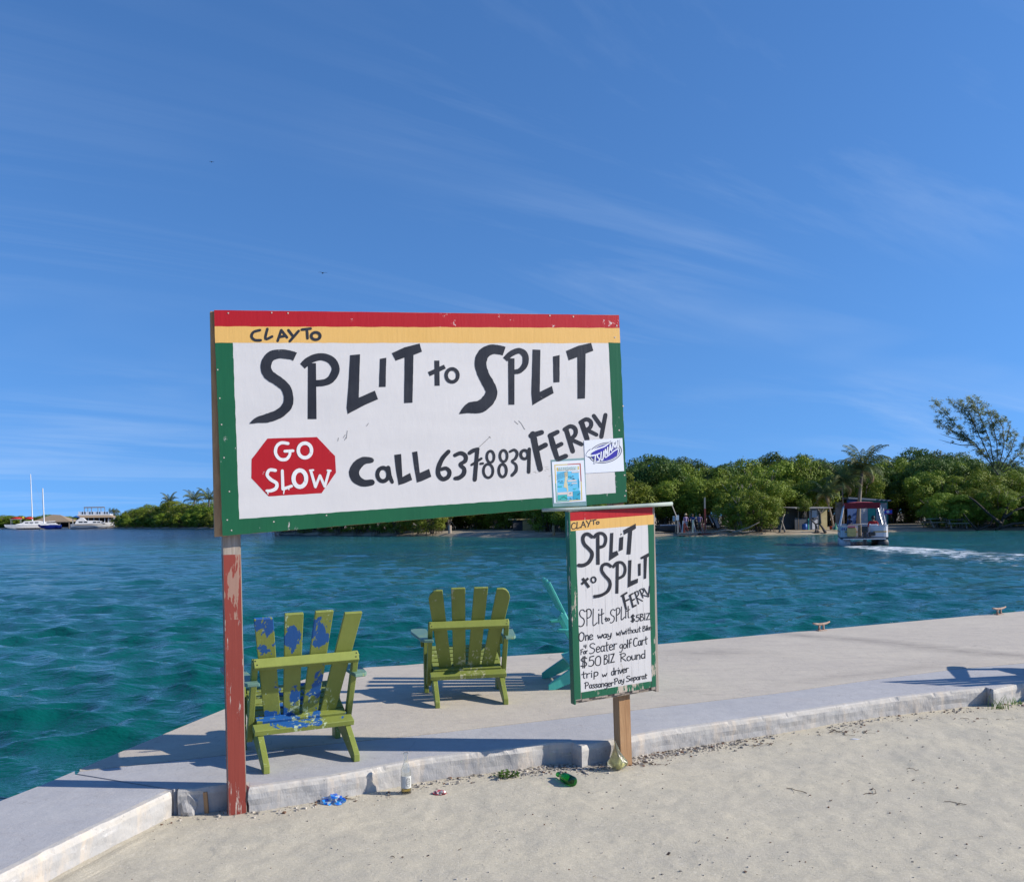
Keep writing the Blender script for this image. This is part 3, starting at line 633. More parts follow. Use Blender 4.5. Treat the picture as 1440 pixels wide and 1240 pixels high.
# SPLIT to SPLIT
m = MB(); cut = [0]; B.view(280, 420, 4.5)
B.stroke(m, [(607, 368, 56), (580, 358, 56), (510, 350, 58), (450, 368, 62), (422, 425, 68), (440, 480, 66), (500, 522, 62), (548, 565, 60), (566, 625, 60), (556, 680, 62), (505, 728, 60), (430, 756, 56), (375, 766, 40), (345, 778, 24), (322, 789, 4)], cap=False); cut.append(len(m.f))
B.stroke(m, [(714, 408, 50), (715, 762, 56)], cap=False); B.stroke(m, [(654, 428, 44), (700, 388, 46), (770, 368, 46), (835, 390, 50), (864, 445, 52), (838, 505, 48), (795, 530, 42), (738, 536, 40)], cap=False); cut.append(len(m.f))
B.poly(m, [(955, 358), (1018, 352), (1010, 626), (1112, 582), (1132, 636), (1050, 672), (940, 730), (933, 690), (944, 560)], .0023, .0006, .12); cut.append(len(m.f))
B.poly(m, [(1144, 381), (1184, 374), (1180, 558), (1138, 559)], .0023, .0006, .12); cut.append(len(m.f))
B.poly(m, [(1219, 345), (1300, 308), (1395, 284), (1410, 336), (1356, 357), (1350, 658), (1297, 661), (1300, 373), (1244, 393)], .0023, .0006, .12); cut.append(len(m.f))
B.view(580, 420, 4.5)
B.stroke(m, [(154, 392, 32), (156, 551, 32)], cap=False); B.stroke(m, [(103, 478, 30), (205, 430, 28)], cap=False); cut.append(len(m.f)); B.stroke(m, ell(250, 486, 37, 41, 23)); cut.append(len(m.f))
B.stroke(m, [(580, 333, 58), (555, 326, 58), (500, 322, 62), (450, 350, 72), (430, 410, 74), (448, 480, 72), (480, 540, 74), (500, 590, 74), (480, 640, 78), (430, 682, 80), (370, 690, 72), (335, 704, 46), (297, 728, 4)], cap=False); cut.append(len(m.f))
B.stroke(m, [(625, 378, 40), (626, 671, 38)], cap=False); B.stroke(m, [(586, 386, 34), (622, 350, 36), (675, 330, 36), (712, 358, 40), (712, 415, 38), (680, 455, 32), (642, 464, 28)], cap=False); cut.append(len(m.f))
B.poly(m, [(760, 322), (809, 324), (805, 590), (882, 552), (893, 598), (800, 650), (759, 675), (752, 600)], .0023, .0006, .12); cut.append(len(m.f))
B.poly(m, [(889, 366), (931, 357), (930, 528), (892, 531)], .0023, .0006, .12); cut.append(len(m.f))
B.poly(m, [(971, 331), (1050, 298), (1130, 280), (1144, 330), (1095, 348), (1091, 631), (1044, 634), (1043, 370), (988, 391)], .0023, .0006, .12); cut.append(len(m.f))
letters(m, list(zip(cut[:-1], cut[1:])), M['sign_black'], sb)
m = MB(); B.view(280, 420, 4.5)
for p in ([(385, 200), (345, 212), (332, 240), (352, 262), (390, 264)], [(432, 192), (420, 255), (462, 240)], [(497, 268), (520, 200)], [(520, 200), (556, 246)], [(508, 243), (548, 236)], [(565, 200), (592, 236)], [(630, 205), (574, 270)], [(650, 197), (706, 190)], [(682, 195), (686, 252)], ell(738, 237, 28, 23, 18)):
    B.stroke(m, p, w=17)
stuff(m.build('lettering', M['sign_black'], sb))
m = MB(); cut = [0]; B.view(280, 580, 4.5)
B.stroke(m, [(1090, 302, 34), (1040, 305, 50), (1000, 335, 60), (980, 378, 64), (995, 420, 60), (1040, 446, 46), (1092, 442, 40)]); cut.append(len(m.f)); B.stroke(m, ell(1163, 392, 35, 42, 26)); B.stroke(m, [(1196, 350, 30), (1205, 400, 28), (1222, 440, 22)]); cut.append(len(m.f))
B.poly(m, [(1235, 268), (1278, 262), (1286, 408), (1335, 382), (1348, 426), (1300, 448), (1262, 459), (1245, 360)], .0023, .0006, .12); cut.append(len(m.f))
B.view(580, 570, 4.5)
B.poly(m, [(-2, 296), (30, 290), (46, 427), (105, 401), (119, 451), (60, 478), (28, 488), (12, 400)], .0023, .0006, .12); cut.append(len(m.f))
dig = []
for p in ([(228, 292, 26), (190, 335, 28), (164, 395, 30), (165, 440, 30), (192, 466, 28), (225, 452, 27), (234, 420, 26), (212, 398, 24), (180, 405, 22)], [(268, 316, 24), (304, 302, 26), (334, 318, 28), (334, 350, 26), (302, 375, 24), (326, 400, 26), (324, 432, 28), (298, 456, 28), (270, 462, 24)],
          [(360, 302, 24), (384, 286, 26), (414, 276, 22)], [(410, 278, 26), (404, 350, 26), (394, 470, 26)], [(374, 376, 16), (436, 336, 16)], [(430, 369, 15), (446, 367, 15)],
          ell(493, 325, 23, 36, 17), ell(479, 414, 30, 43, 17), ell(576, 320, 23, 36, 17), ell(570, 412, 24, 40, 18),
          [(616, 293, 16), (644, 282, 18), (662, 302, 19), (652, 335, 18), (630, 354, 16), (654, 376, 18), (655, 412, 21), (630, 442, 20)], ell(708, 311, 23, 27, 19), [(739, 276, 22), (735, 421, 24)]):
    B.stroke(m, p); dig.append(len(m.f))
for q_ in (0, 1, 4, 5, 7, 9, 10, 12): cut.append(dig[q_])
dig = []
for p in ([(762, 182, 40), (783, 290, 40), (808, 402, 36)], [(750, 192, 34), (817, 171, 32)], [(785, 280, 32), (842, 250, 32)], [(873, 192, 34), (895, 270, 36), (920, 350, 30)], [(870, 192, 32), (918, 168, 28)], [(895, 268, 28), (942, 244, 28)], [(918, 342, 32), (970, 320, 30)],
          [(972, 152, 30), (1014, 290, 30)], [(962, 152, 26), (1000, 132, 26), (1030, 150, 28), (1028, 188, 26), (992, 216, 24)], [(1000, 214, 26), (1070, 246, 26)], [(1070, 108, 32), (1105, 214, 32)], [(1062, 108, 26), (1100, 88, 26), (1128, 104, 26), (1126, 136, 26), (1092, 162, 24)], [(1098, 152, 26), (1165, 186, 24)], [(1147, 66, 26), (1194, 132, 26)], [(1221, 60, 26), (1195, 198, 28)]):
    B.stroke(m, p); dig.append(len(m.f))
for q_ in (2, 6, 9, 12, 14): cut.append(dig[q_])
letters(m, list(zip(cut[:-1], cut[1:])), M['sign_black'], sb)
# scuffs on the white field
m = MB(); B.view(280, 580, 4.5)
for p in ([(878, 180), (882, 160)], [(912, 160), (926, 140)], [(932, 165), (938, 115)], [(920, 175), (934, 150)], [(1060, 85), (1072, 68)]): B.stroke(m, p, w=3)
B.view(580, 570, 4.5)
for p in ([(645, 100), (668, 120)], [(672, 98), (690, 118), (708, 150)], [(702, 140), (712, 152)], [(420, 265), (492, 198)], [(484, 196), (494, 206)]): B.stroke(m, p, w=3)
stuff(m.build('scuff_marks', simple('grey_scuffs', (.25, .24, .23), .8), sb))
# nail heads along the border
m = MB(); B.view(0, 0, 1)
for (u, v) in [(311.5, 597), (315, 643.5), (322.5, 691), (319.5, 731), (325.5, 745.5), (385, 733.5), (459, 724.5), (321, 437.5+3), (382, 440), (405, 440.5), (876, 571), (870.5, 605), (878, 668), (880, 690), (878.5, 697), (864.5, 474.5), (773, 444), (806, 445.5), (867, 458), (306, 520), (309, 560)]:
    B.poly(m, [(u-1.0, v-.8), (u+.8, v-1), (u+1.1, v+.7), (u-.6, v+1)], .0030, .0012)
stuff(m.build('nail_heads', simple('bare_nail_spots', (.60, .52, .44), .7), sb))
# timber frame behind
def behind(u0, v0, u1, v1, t, d0, d1, extra=0):
    a = B.pt(u0, v0, 0); b = B.pt(u1, v1, 0); ax = (b-a).normalized(); sd = ax.cross(NB).normalized(); return a, b, sd
m = MB(); q = [B.pt(295.6, 436.6, -PT-.001), B.pt(306, 436.6, -PT-.001), B.pt(320, 753.5, -PT-.001), B.pt(301.8, 755, -PT-.001)]; m.prism(q, -NB*.040); m.build('frame_stud', M['raw_wood'], sb, bevel=.002)
m = MB(); q = [B.pt(310, 446, -PT-.001), B.pt(866, 452, -PT-.001), B.pt(867, 475, -PT-.001), B.pt(311, 470, -PT-.001)]; m.prism(q, -NB*.038); m.build('frame_rail', M['raw_wood'], sb)
m = MB(); q = [B.pt(322, 722, -PT-.001), B.pt(876, 678, -PT-.001), B.pt(877, 698, -PT-.001), B.pt(323, 744, -PT-.001)]; m.prism(q, -NB*.038); m.build('frame_rail', M['raw_wood'], sb)
# left post: bare wood on top, red paint below
def post(name, t, b, w, mats, root, split=None, bev=.004):
    """square post from world top t to bottom b, square to the boards; with an optional split height fraction"""
    base = root.location; t = Vector(t)-base; b = Vector(b)-base; k = MB(); segs = 14; vs = []
    for i in range(segs+1):
        f = i/segs; c = t.lerp(b, f)
        for a_, d_ in ((-w/2, 0), (w/2, 0), (w/2, -w), (-w/2, -w)):
            j = mnoise.noise(Vector((a_*30, d_*30, f*9)))*.0016
            vs.append(c+UX*(a_+j)+NB*(d_+j))
    fs = [(3, 2, 1, 0), tuple(segs*4+q for q in range(4))]
    mi = [0, 1 if split else 0]
    for i in range(segs):
        for q in range(4): fs.append((i*4+q, i*4+(q+1) % 4, (i+1)*4+(q+1) % 4, (i+1)*4+q)); mi.append((2 if i/segs < split+.17 and len(mats) > 2 else 1) if (split and i/segs >= split) else 0)
    k.v = vs; k.f = fs; k.m = mi; o = k.build(name, mats, root)
    bm = bmesh.new(); bm.from_mesh(o.data); bmesh.ops.recalc_face_normals(bm, faces=bm.faces)
    bmesh.ops.bevel(bm, geom=[e for e in bm.edges if len(e.link_faces) == 2 and e.calc_face_angle(0) > 1.0], offset=bev, segments=2, affect='EDGES'); bm.to_mesh(o.data); bm.free(); return o
pb = G(334.5, 1147, 0); pt_ = onplane(325.6, 757, P0-NB*(PT+.042), NB)
tt_ = pb.lerp(pt_, 1.62)
post('sign_post', pt_+(pt_-pb)*.02, pb-Vector((0, 0, .12)), .097, [M['pale_wood'], M['post_red'], M['post_red_top']], sb, split=.05)
# hidden upper half of the post behind the panel
m = MB(); a = pt_+(pt_-pb)*.021-sb.location-NB*.045; b = onplane(318, 446, P0-NB*(PT+.045), NB)-sb.location-NB*.045
m.beam(a, b, .088, .088, NB); m.build('upper_post', M['grey_wood'], sb)
# right post
pb2 = G(881.5, 1079, 0); pt2 = onplane(873, 706, P0-NB*(PT+.042), NB)
post('sign_post', onplane(862, 470, P0-NB*(PT+.042), NB), pb2-Vector((0, 0, .10)), .082, [M['raw_wood']], sb, bev=.003)

# sticker
def card(B, name, label, cat, pts, h, mat, loc, th=.0012):
    r_ = empty(name, loc, label=label, cat=cat); b2 = Board(B.P, B.n, r_); k = MB(); b2.poly(k, pts, h, th); k.build('paper', mat, r_); return r_, b2
M['paper'] = simple('white_print_paper', (.72, .74, .80), .35, (.70, .72, .78), 2, bump=0)
st, b2 = card(B, 'sticker', 'square white sticker with blue oval logo at the large sign\'s right edge', 'sticker', [(821, 619.5), (874.8, 615.9), (877.3, 662.3), (823, 665.5)], .0036, M['paper'], onplane(848, 662, P0, NB))
b2.view(820, 610, 20.67)
M['ink_blue'] = simple('blue_ink', (.030, .022, .33), .4, (.028, .02, .30), 3, bump=0); M['ink_dark'] = simple('dark_print_ink', (.05, .05, .09), .5, bump=0); M['ink_white'] = simple('white_print', (.74, .76, .82), .4, (.72, .74, .80), 3, bump=0)
k = MB(); b2.stroke(k, ell(640, 550, 475, 285, 20, 0, 360, 40, -13), h=.0042, raw=True); b2.stroke(k, ell(640, 550, 425, 245, 12, 0, 360, 40, -13), h=.0042, raw=True)
b2.stroke(k, [(100, 640), (85, 590), (130, 510), (200, 450)], w=18, h=.0043); b2.stroke(k, [(100, 640), (180, 690), (240, 690), (310, 760)], w=18, h=.0043)
stuff(k.build('logo_outline', M['ink_dark'], st))
k = MB(); b2.poly(k, [p[:2] for p in ell(640, 550, 410, 228, 0, 0, 348, 30, -13)], .0046, .0004); k.build('logo_oval', M['ink_blue'], st)
k = MB()
b2.stroke(k, [(120, 600, 90), (200, 520, 90), (400, 440, 46), (600, 370, 42), (720, 290, 30), (795, 215, 8)], h=.0052)
b2.stroke(k, [(110, 620, 70), (200, 640, 50), (330, 620, 40), (400, 600, 20)], h=.0053)
b2.stroke(k, [(640, 690, 30), (780, 590, 30), (900, 490, 30), (1000, 440, 34), (1010, 520, 26), (975, 640, 10)], h=.0054)
for p in ([(250, 640), (400, 600)], [(345, 630), (330, 850)], [(465, 570), (410, 600), (405, 670), (455, 720), (450, 790), (385, 815)], [(515, 530), (505, 740), (560, 740), (590, 500)], [(620, 670), (635, 450)], [(635, 450), (690, 610)], [(690, 610), (700, 390)], [(735, 580), (775, 320)], [(775, 320), (815, 500)], [(745, 480), (810, 440)], [(845, 440), (855, 260)], [(855, 260), (915, 400)], [(915, 400), (970, 220)], [(970, 220), (975, 400)], [(1015, 400), (1030, 190)]):
    b2.stroke(k, p, w=34, h=.0062, n=4)
stuff(k.build('logo_lettering', M['ink_white'], st))
k = MB()
for p in ([(368, 640), (355, 850)], [(610, 700), (612, 480)], [(720, 600), (722, 390)], [(835, 470), (838, 240)], [(995, 410), (1000, 185)], [(1048, 400), (1052, 175)], [(740, 270), (800, 200)], [(880, 440), (930, 420)], [(300, 860), (340, 862)]): b2.stroke(k, p, w=12, h=.0056)
write(b2, k, 'Caye Caulker,', (420, 945), (890, 890), 75, 20, cap=False); write(b2, k, 'Belize', (910, 880), (1095, 780), 75, 20, cap=False)
write(b2, k, 'www.tsunamiadventures.com', (270, 1045), (1080, 985), 42, 12, cap=False); write(b2, k, '+501 621-8128', (480, 1095), (870, 1075), 42, 12, cap=False)
stuff(k.build('print', M['ink_dark'], st))
# island map poster in a clear sleeve
po, b3 = card(B, 'map_poster', 'small colourful island map poster stuck low on the right of the large sign', 'poster', [(775.6, 649.4), (820.6, 646.8), (823.6, 704.8), (778.8, 707.4)], .0040, M['paper'], onplane(800, 707, P0, NB))
b3.view(774, 645, 19.08)
def ink(name, c): return simple(name, c, .45, tuple(q*.9 for q in c), 5, bump=0)
inks = {'y': ink('yellow_ink', (.62, .48, .10)), 'g': ink('green_ink', (.10, .34, .22)), 'r': ink('rust_red_ink', (.46, .13, .10)), 'c': ink('cyan_ink', (.13, .50, .74)), 's': ink('sand_ink', (.62, .56, .36)), 'p': ink('pale_pink_ink', (.66, .58, .54)), 'd': ink('deep_cyan_ink', (.02, .34, .50)), 'k': ink('black_ink', (.02, .03, .04)), 't': ink('sea_green_ink', (.03, .42, .38)), 'l': ink('light_print', (.55, .68, .70))}
def patch(name, c, lst, h): 
    k = MB()
    for p in lst: b3.poly(k, p, h, .0003)
    k.build(name, inks[c], po)['kind'] = 'stuff'
patch('yellow_frame', 'y', [[(100, 160), (450, 140), (452, 165), (125, 182), (148, 660), (125, 662)], [(806, 610), (830, 608), (850, 1105), (500, 1140), (498, 1118), (825, 1095)]], .0044)
patch('red_frame', 'r', [[(450, 140), (800, 120), (806, 610), (830, 608), (805, 118)], [(450, 140), (800, 120), (802, 148), (452, 165)], [(776, 148), (802, 146), (828, 608), (804, 610)]], .00445)
patch('green_frame', 'g', [[(122, 662), (148, 660), (168, 1135), (498, 1116), (500, 1142), (145, 1165)]], .0044)
patch('blue_sea', 'c', [[(165, 345), (750, 325), (790, 1095), (185, 1120)]], .0044)
patch('title_band', 'y', [[(160, 235), (755, 200), (758, 292), (165, 330)]], .0046)
patch('title_block', 'l', [[(195, 228), (720, 198), (722, 290), (200, 318)]], .0050)
patch('island_shape', 's', [[(365, 370), (450, 340), (455, 520), (430, 600), (455, 700), (475, 860), (440, 880), (425, 790), (345, 760), (370, 620), (380, 500)]], .0050)
patch('text_boxes', 'p', [[(560, 345), (770, 332), (770, 368), (560, 380)], [(450, 575), (690, 565), (690, 605), (450, 615)], [(560, 645), (705, 638), (705, 665), (562, 672)], [(185, 905), (435, 890), (438, 955), (188, 970)], [(440, 890), (585, 885), (590, 1000), (445, 1005)]], .0053)
patch('photo_sea', 't', [[(185, 980), (440, 965), (440, 1105), (188, 1118)], [(190, 735), (300, 728), (300, 760), (190, 765)], [(590, 800), (720, 785), (640, 830)]], .0056)
patch('photo_diver', 'd', [[(595, 870), (790, 855), (795, 1090), (600, 1095)], [(245, 632), (345, 628), (345, 655), (245, 658)], [(740, 520), (770, 600), (772, 775), (745, 778)], [(470, 460), (540, 455), (545, 500), (470, 505)]], .0056)
k = MB()
write(b3, k, 'Visit Northside Caye Caulker', (140, 205), (770, 165), 26, 8, cap=False)
for j in range(2): 
    for i in range(9): b3.stroke(k, [(215+i*52+random.uniform(0, 12), 262+j*42-i*3), (240+i*52, 250+j*42-i*3+random.uniform(-8, 8))], w=13, h=.0062)
for j in range(5): 
    for i in range(7): b3.stroke(k, [(165+i*45, 430+j*32-i*17), (165+i*45+28, 430+j*32-i*17-11)], w=7, h=.0062)
for (x, y) in [(590, 470), (545, 510), (600, 530), (500, 690), (560, 710), (620, 545), (300, 1040), (350, 1020), (400, 1050), (440, 1085), (520, 930), (520, 1060), (540, 1090), (730, 960), (770, 930), (700, 1075), (250, 1090), (220, 605), (300, 602)]:
    b3.stroke(k, [(x-20, y+8), (x+2, y-6), (x+22, y+3)], w=12, h=.0062)
stuff(k.build('print', inks['k'], po))
k = MB(); Bp = Board(B.P, B.n, po); Bp.poly(k, [(774.4, 646.6), (822.2, 643.8), (824.8, 711.2), (777.4, 712.6)], .0022, .0008); k.build('sleeve', simple('bluegrey_plastic_sleeve', (.22, .36, .36), .3, bump=0), po)

# ------------------------------------------------------------------ small sign board on the right post
HS = R(22.5); US = Vector((math.cos(HS), math.sin(HS), 0)); NS = Vector((math.sin(HS), -math.cos(HS), 0))
PS0 = onplane(878, 850, onplane(878, 850, pb2.lerp(pt2, .55)+NB*.062, NB), NS)
PS0 = D(878, 850, PS0.y-.035)
ss = empty('price_board', G(868, 1076, 0)+Vector((0, 0, .40)), label='narrow upright fare board with green edges, fixed to the right post below the large sign', cat='sign')
C = Board(PS0, NS, ss)
TL, TR, BR, BL = (800.2, 719.6), (919.2, 711), (925.6, 970), (808.6, 989.5)
NBd = 13
def lerp2(a, b, t): return (a[0]+(b[0]-a[0])*t, a[1]+(b[1]-a[1])*t)
cuts = [0, .082, .17, .245, .32, .395, .475, .545, .60, .69, .77, .845, .92, 1.0]
def hrow(t, f0, f1):
    """a horizontal paint band between height fractions f0(left/right)"""
    a = lerp2(lerp2(TL, BL, f0), lerp2(TR, BR, f0), t); b = lerp2(lerp2(TL, BL, f1), lerp2(TR, BR, f1), t); return a, b
ins = 2.6
def seg(t0, t1, f0a, f1a, h, mat, name, jit=.15, g=.055):
    k = MB(); a0, b0 = hrow(t0, f0a, f1a); a1, b1 = hrow(t1, f0a, f1a)
    C.poly(k, [(a0[0]+g, a0[1]), (a1[0]-g, a1[1]), (b1[0]-g, b1[1]), (b0[0]+g, b0[1])], h, .0008, jit, step=14); return k
for i in range(NBd):       # the vertical boards
    t0, t1 = cuts[i], cuts[i+1]; k = MB(); a0, b0 = hrow(t0, 0.004, .985+.01*math.sin(i*2.2)); a1, b1 = hrow(t1, 0.004, .985+.01*math.sin(i*2.2))
    C.poly(k, [(a0[0]+.13, a0[1]), (a1[0]-.13, a1[1]), (b1[0]-.13, b1[1]), (b0[0]+.13, b0[1])], random.uniform(-.0006, .0004), .012)
    k.build('board', M['pale_wood'], ss, bevel=.0008)
k = MB(); C.poly(k, [lerp2(TL, TR, .01), lerp2(TL, TR, .99), lerp2(BL, BR, .99), lerp2(BL, BR, .01)], -.0095, .006); k.build('backing', M['grey_wood'], ss)
kr, ky_, kw, kg = MB(), MB(), MB(), MB()
def addm(dst, src): b = len(dst.v); dst.v += src.v; dst.f += [tuple(q+b for q in f) for f in src.f]; dst.m += src.m
for i in range(NBd):
    t0, t1 = cuts[i], cuts[i+1]
    addm(kr, seg(max(t0, .012), min(t1, .985), .004, .049, .0012, None, ''))
    addm(ky_, seg(max(t0, .012), t1, .048, .1005, .0014, None, ''))
    if i in (0, NBd-1): addm(kg, seg(t0+.004, t1+(.0 if i else -.010), .1005, .978, .0018, None, '', .3)); 
    else: addm(kw, seg(t0-(.012 if i == 1 else 0), t1+(.01 if i == NBd-2 else 0), .1000, .945, .0013, None, '')); addm(kg, seg(t0, t1, .945, .980, .0016, None, '', .3))
kr.build('red_band', M['sign_red_old'], ss); ky_.build('yellow_band', M['sign_yellow'], ss); kw.build('white_field', M['sign_white2'], ss); kg.build('green_border', M['sign_green_old'], ss)
k = MB(); q = [C.pt(TL[0]-1.2, TL[1]-.4, .002), C.pt(TL[0]+1.2, TL[1]-.4, .002), C.pt(BL[0]+1.4, BL[1]+1, .002), C.pt(BL[0]-1.2, BL[1]+1.3, .002)]; k.prism(q, -NS*.050); k.build('side_batten', M['sign_green_old'], ss, bevel=.0025)
k = MB(); q = [C.pt(TR[0]-.6, TR[1]-.5, .002), C.pt(TR[0]+1.0, TR[1]-.5, .002), C.pt(BR[0]+1.0, BR[1]+2.2, .002), C.pt(BR[0]-3.5, BR[1]+2.4, .002)]; k.prism(q, -NS*.045); k.build('side_batten', M['pale_wood'], ss, bevel=.002)
k = MB(); q = [C.pt(TL[0]-1, TL[1]-1.4, .002), C.pt(TR[0]+.8, TR[1]-1.2, .002), C.pt(TR[0]+.8, TR[1]+.2, .002), C.pt(TL[0]-1, TL[1]+.2, .002)]; k.prism(q, -NS*.045); k.build('top_batten', M['pale_wood'], ss, bevel=.0015)
k = MB(); C.view(780, 700, 8.27)
for p in ([(432, 452), (385, 420), (342, 432), (326, 480), (345, 540), (395, 590), (432, 640), (424, 700), (385, 755), (330, 782), (278, 782)],): C.stroke(k, p, w=42, h=.0030)
C.stroke(k, [(500, 422), (502, 775)], w=40, cap=False, h=.0030); C.stroke(k, [(460, 455), (492, 418), (548, 412), (586, 445), (592, 500), (568, 556), (520, 572)], w=36, h=.0030)
C.poly(k, [(645, 408), (681, 405), (672, 632), (725, 612), (742, 660), (630, 732)], .0033); C.poly(k, [(752, 462), (797, 448), (790, 600), (743, 622)], .0033); C.poly(k, [(795, 375), (940, 298), (943, 355), (900, 382), (880, 655), (835, 655), (853, 402), (805, 428)], .0033)
C.stroke(k, ell(772, 421, 5, 5, 6), h=.003)
C.stroke(k, [(322, 932), (398, 1040)], w=34, cap=False, h=.003); C.stroke(k, [(310, 1002), (390, 932)], w=28, cap=False, h=.003); C.stroke(k, ell(450, 950, 27, 32, 17), h=.003)
C.stroke(k, [(660, 800), (610, 768), (558, 782), (545, 840), (580, 900), (630, 955), (644, 1010), (618, 1078), (560, 1120), (505, 1138), (450, 1146)], w=36, cap=False, h=.003)
C.stroke(k, [(728, 765), (722, 1110)], w=36, cap=False, h=.003); C.stroke(k, [(682, 800), (715, 758), (768, 748), (808, 782), (818, 840), (798, 900), (745, 932)], w=33, h=.003)
C.poly(k, [(855, 725), (892, 720), (882, 965), (968, 935), (965, 985), (848, 1042)], .0033); C.poly(k, [(968, 765), (998, 758), (998, 900), (970, 906)], .0033); C.poly(k, [(995, 690), (1090, 638), (1096, 675), (1072, 695), (1062, 935), (1034, 941), (1035, 702), (1004, 712)], .0033)
stuff(k.build('lettering', M['sign_black'], ss))
k = MB(); write(C, k, 'CLAY', (190, 365), (420, 330), 72, 11); write(C, k, 'To', (425, 312), (520, 300), 52, 12); stuff(k.build('lettering', M['sign_black'], ss))
k = MB(); C.view(790, 830, 8.857)
for p in ([(760, 60, 32), (800, 232, 24)], [(742, 68, 24), (806, 28, 24)], [(775, 138, 22), (832, 110, 22)], [(848, 60, 26), (885, 205, 22)], [(842, 62, 20), (880, 38, 20)], [(865, 130, 20), (900, 108, 20)], [(882, 202, 22), (920, 184, 22)], [(908, 20, 16), (955, 165, 15)], [(898, 34, 13), (938, 8, 13), (955, 45, 13), (922, 92, 12)], [(928, 88, 12), (1004, 130, 13)], [(970, -8, 15), (1010, 90, 14)], [(962, 0, 12), (995, -22, 12), (1018, 10, 12), (990, 55, 12)], [(990, 52, 12), (1062, 72, 13)], [(1020, -28, 14), (1082, 72, 14)], [(1092, -55, 14), (1076, 80, 13)]):
    C.stroke(k, p, h=.003)
for tx, a, b, h_, w_ in [('SPLit', (212, 455), (525, 408), 205, 13), ('to', (535, 386), (597, 372), 55, 14), ('SPLit', (600, 405), (848, 330), 160, 12), ('$5BIZ', (855, 392), (1100, 362), 84, 12),
    ('One', (208, 632), (392, 605), 108, 13), ('way', (442, 600), (622, 575), 78, 14), ('w/without', (676, 562), (985, 512), 74, 10), ('Bike', (1002, 508), (1118, 484), 62, 10), ('4', (272, 722), (312, 716), 44, 12), ('For', (232, 800), (322, 780), 62, 11), ('Seater', (342, 790), (688, 728), 122, 12),
    ('golf', (716, 735), (868, 700), 100, 12), ('Cart', (888, 700), (1068, 662), 105, 12), ('$50', (232, 958), (498, 926), 128, 13), ('BIZ', (518, 918), (660, 890), 112, 12), ('Round', (722, 888), (1048, 838), 100, 12), ('trip', (246, 1098), (458, 1062), 92, 12),
    ('w', (500, 1078), (566, 1062), 62, 12), ('driver', (612, 1058), (832, 1010), 86, 12), ('Passanger', (282, 1222), (645, 1186), 76, 11), ('Pay', (650, 1172), (778, 1140), 70, 11), ('Separat', (802, 1132), (1062, 1094), 66, 11)]:
    write(C, k, tx, a, b, h_, w_)
stuff(k.build('lettering', M['sign_black'], ss))
# weathered pole across the joint of the two boards, with a cord hanging from its end
C.view(0, 0, 1)
pr = empty('wooden_pole', onplane(854, 712, PS0+NS*.012, NS), label='thin weathered round pole lying level across the top of the narrow board', cat='pole')
k = MB(); a = D(762.5, 717.2, PS0.y-.20)-pr.location; b = D(945, 708.2, PS0.y+.10)-pr.location
b = b+Vector((0, 0, 0)); k.tube([a.lerp(b, f)+Vector((0, 0, -.004*math.sin(f*3.1))) for f in (0, .2, .4, .6, .8, 1)], [.0105, .0108, .0112, .012, .0125, .013], 12); k.build('pole', M['galv'], pr, smooth=True)
k = MB(); c0 = b+Vector((-.004, 0, .0)); c1 = D(951.5, 727, PS0.y+.10)-pr.location; k.tube([c0, c0.lerp(c1, .5)+Vector((.002, 0, -.004)), c1], .0028, 6); k.build('cord', M['rope'], pr)

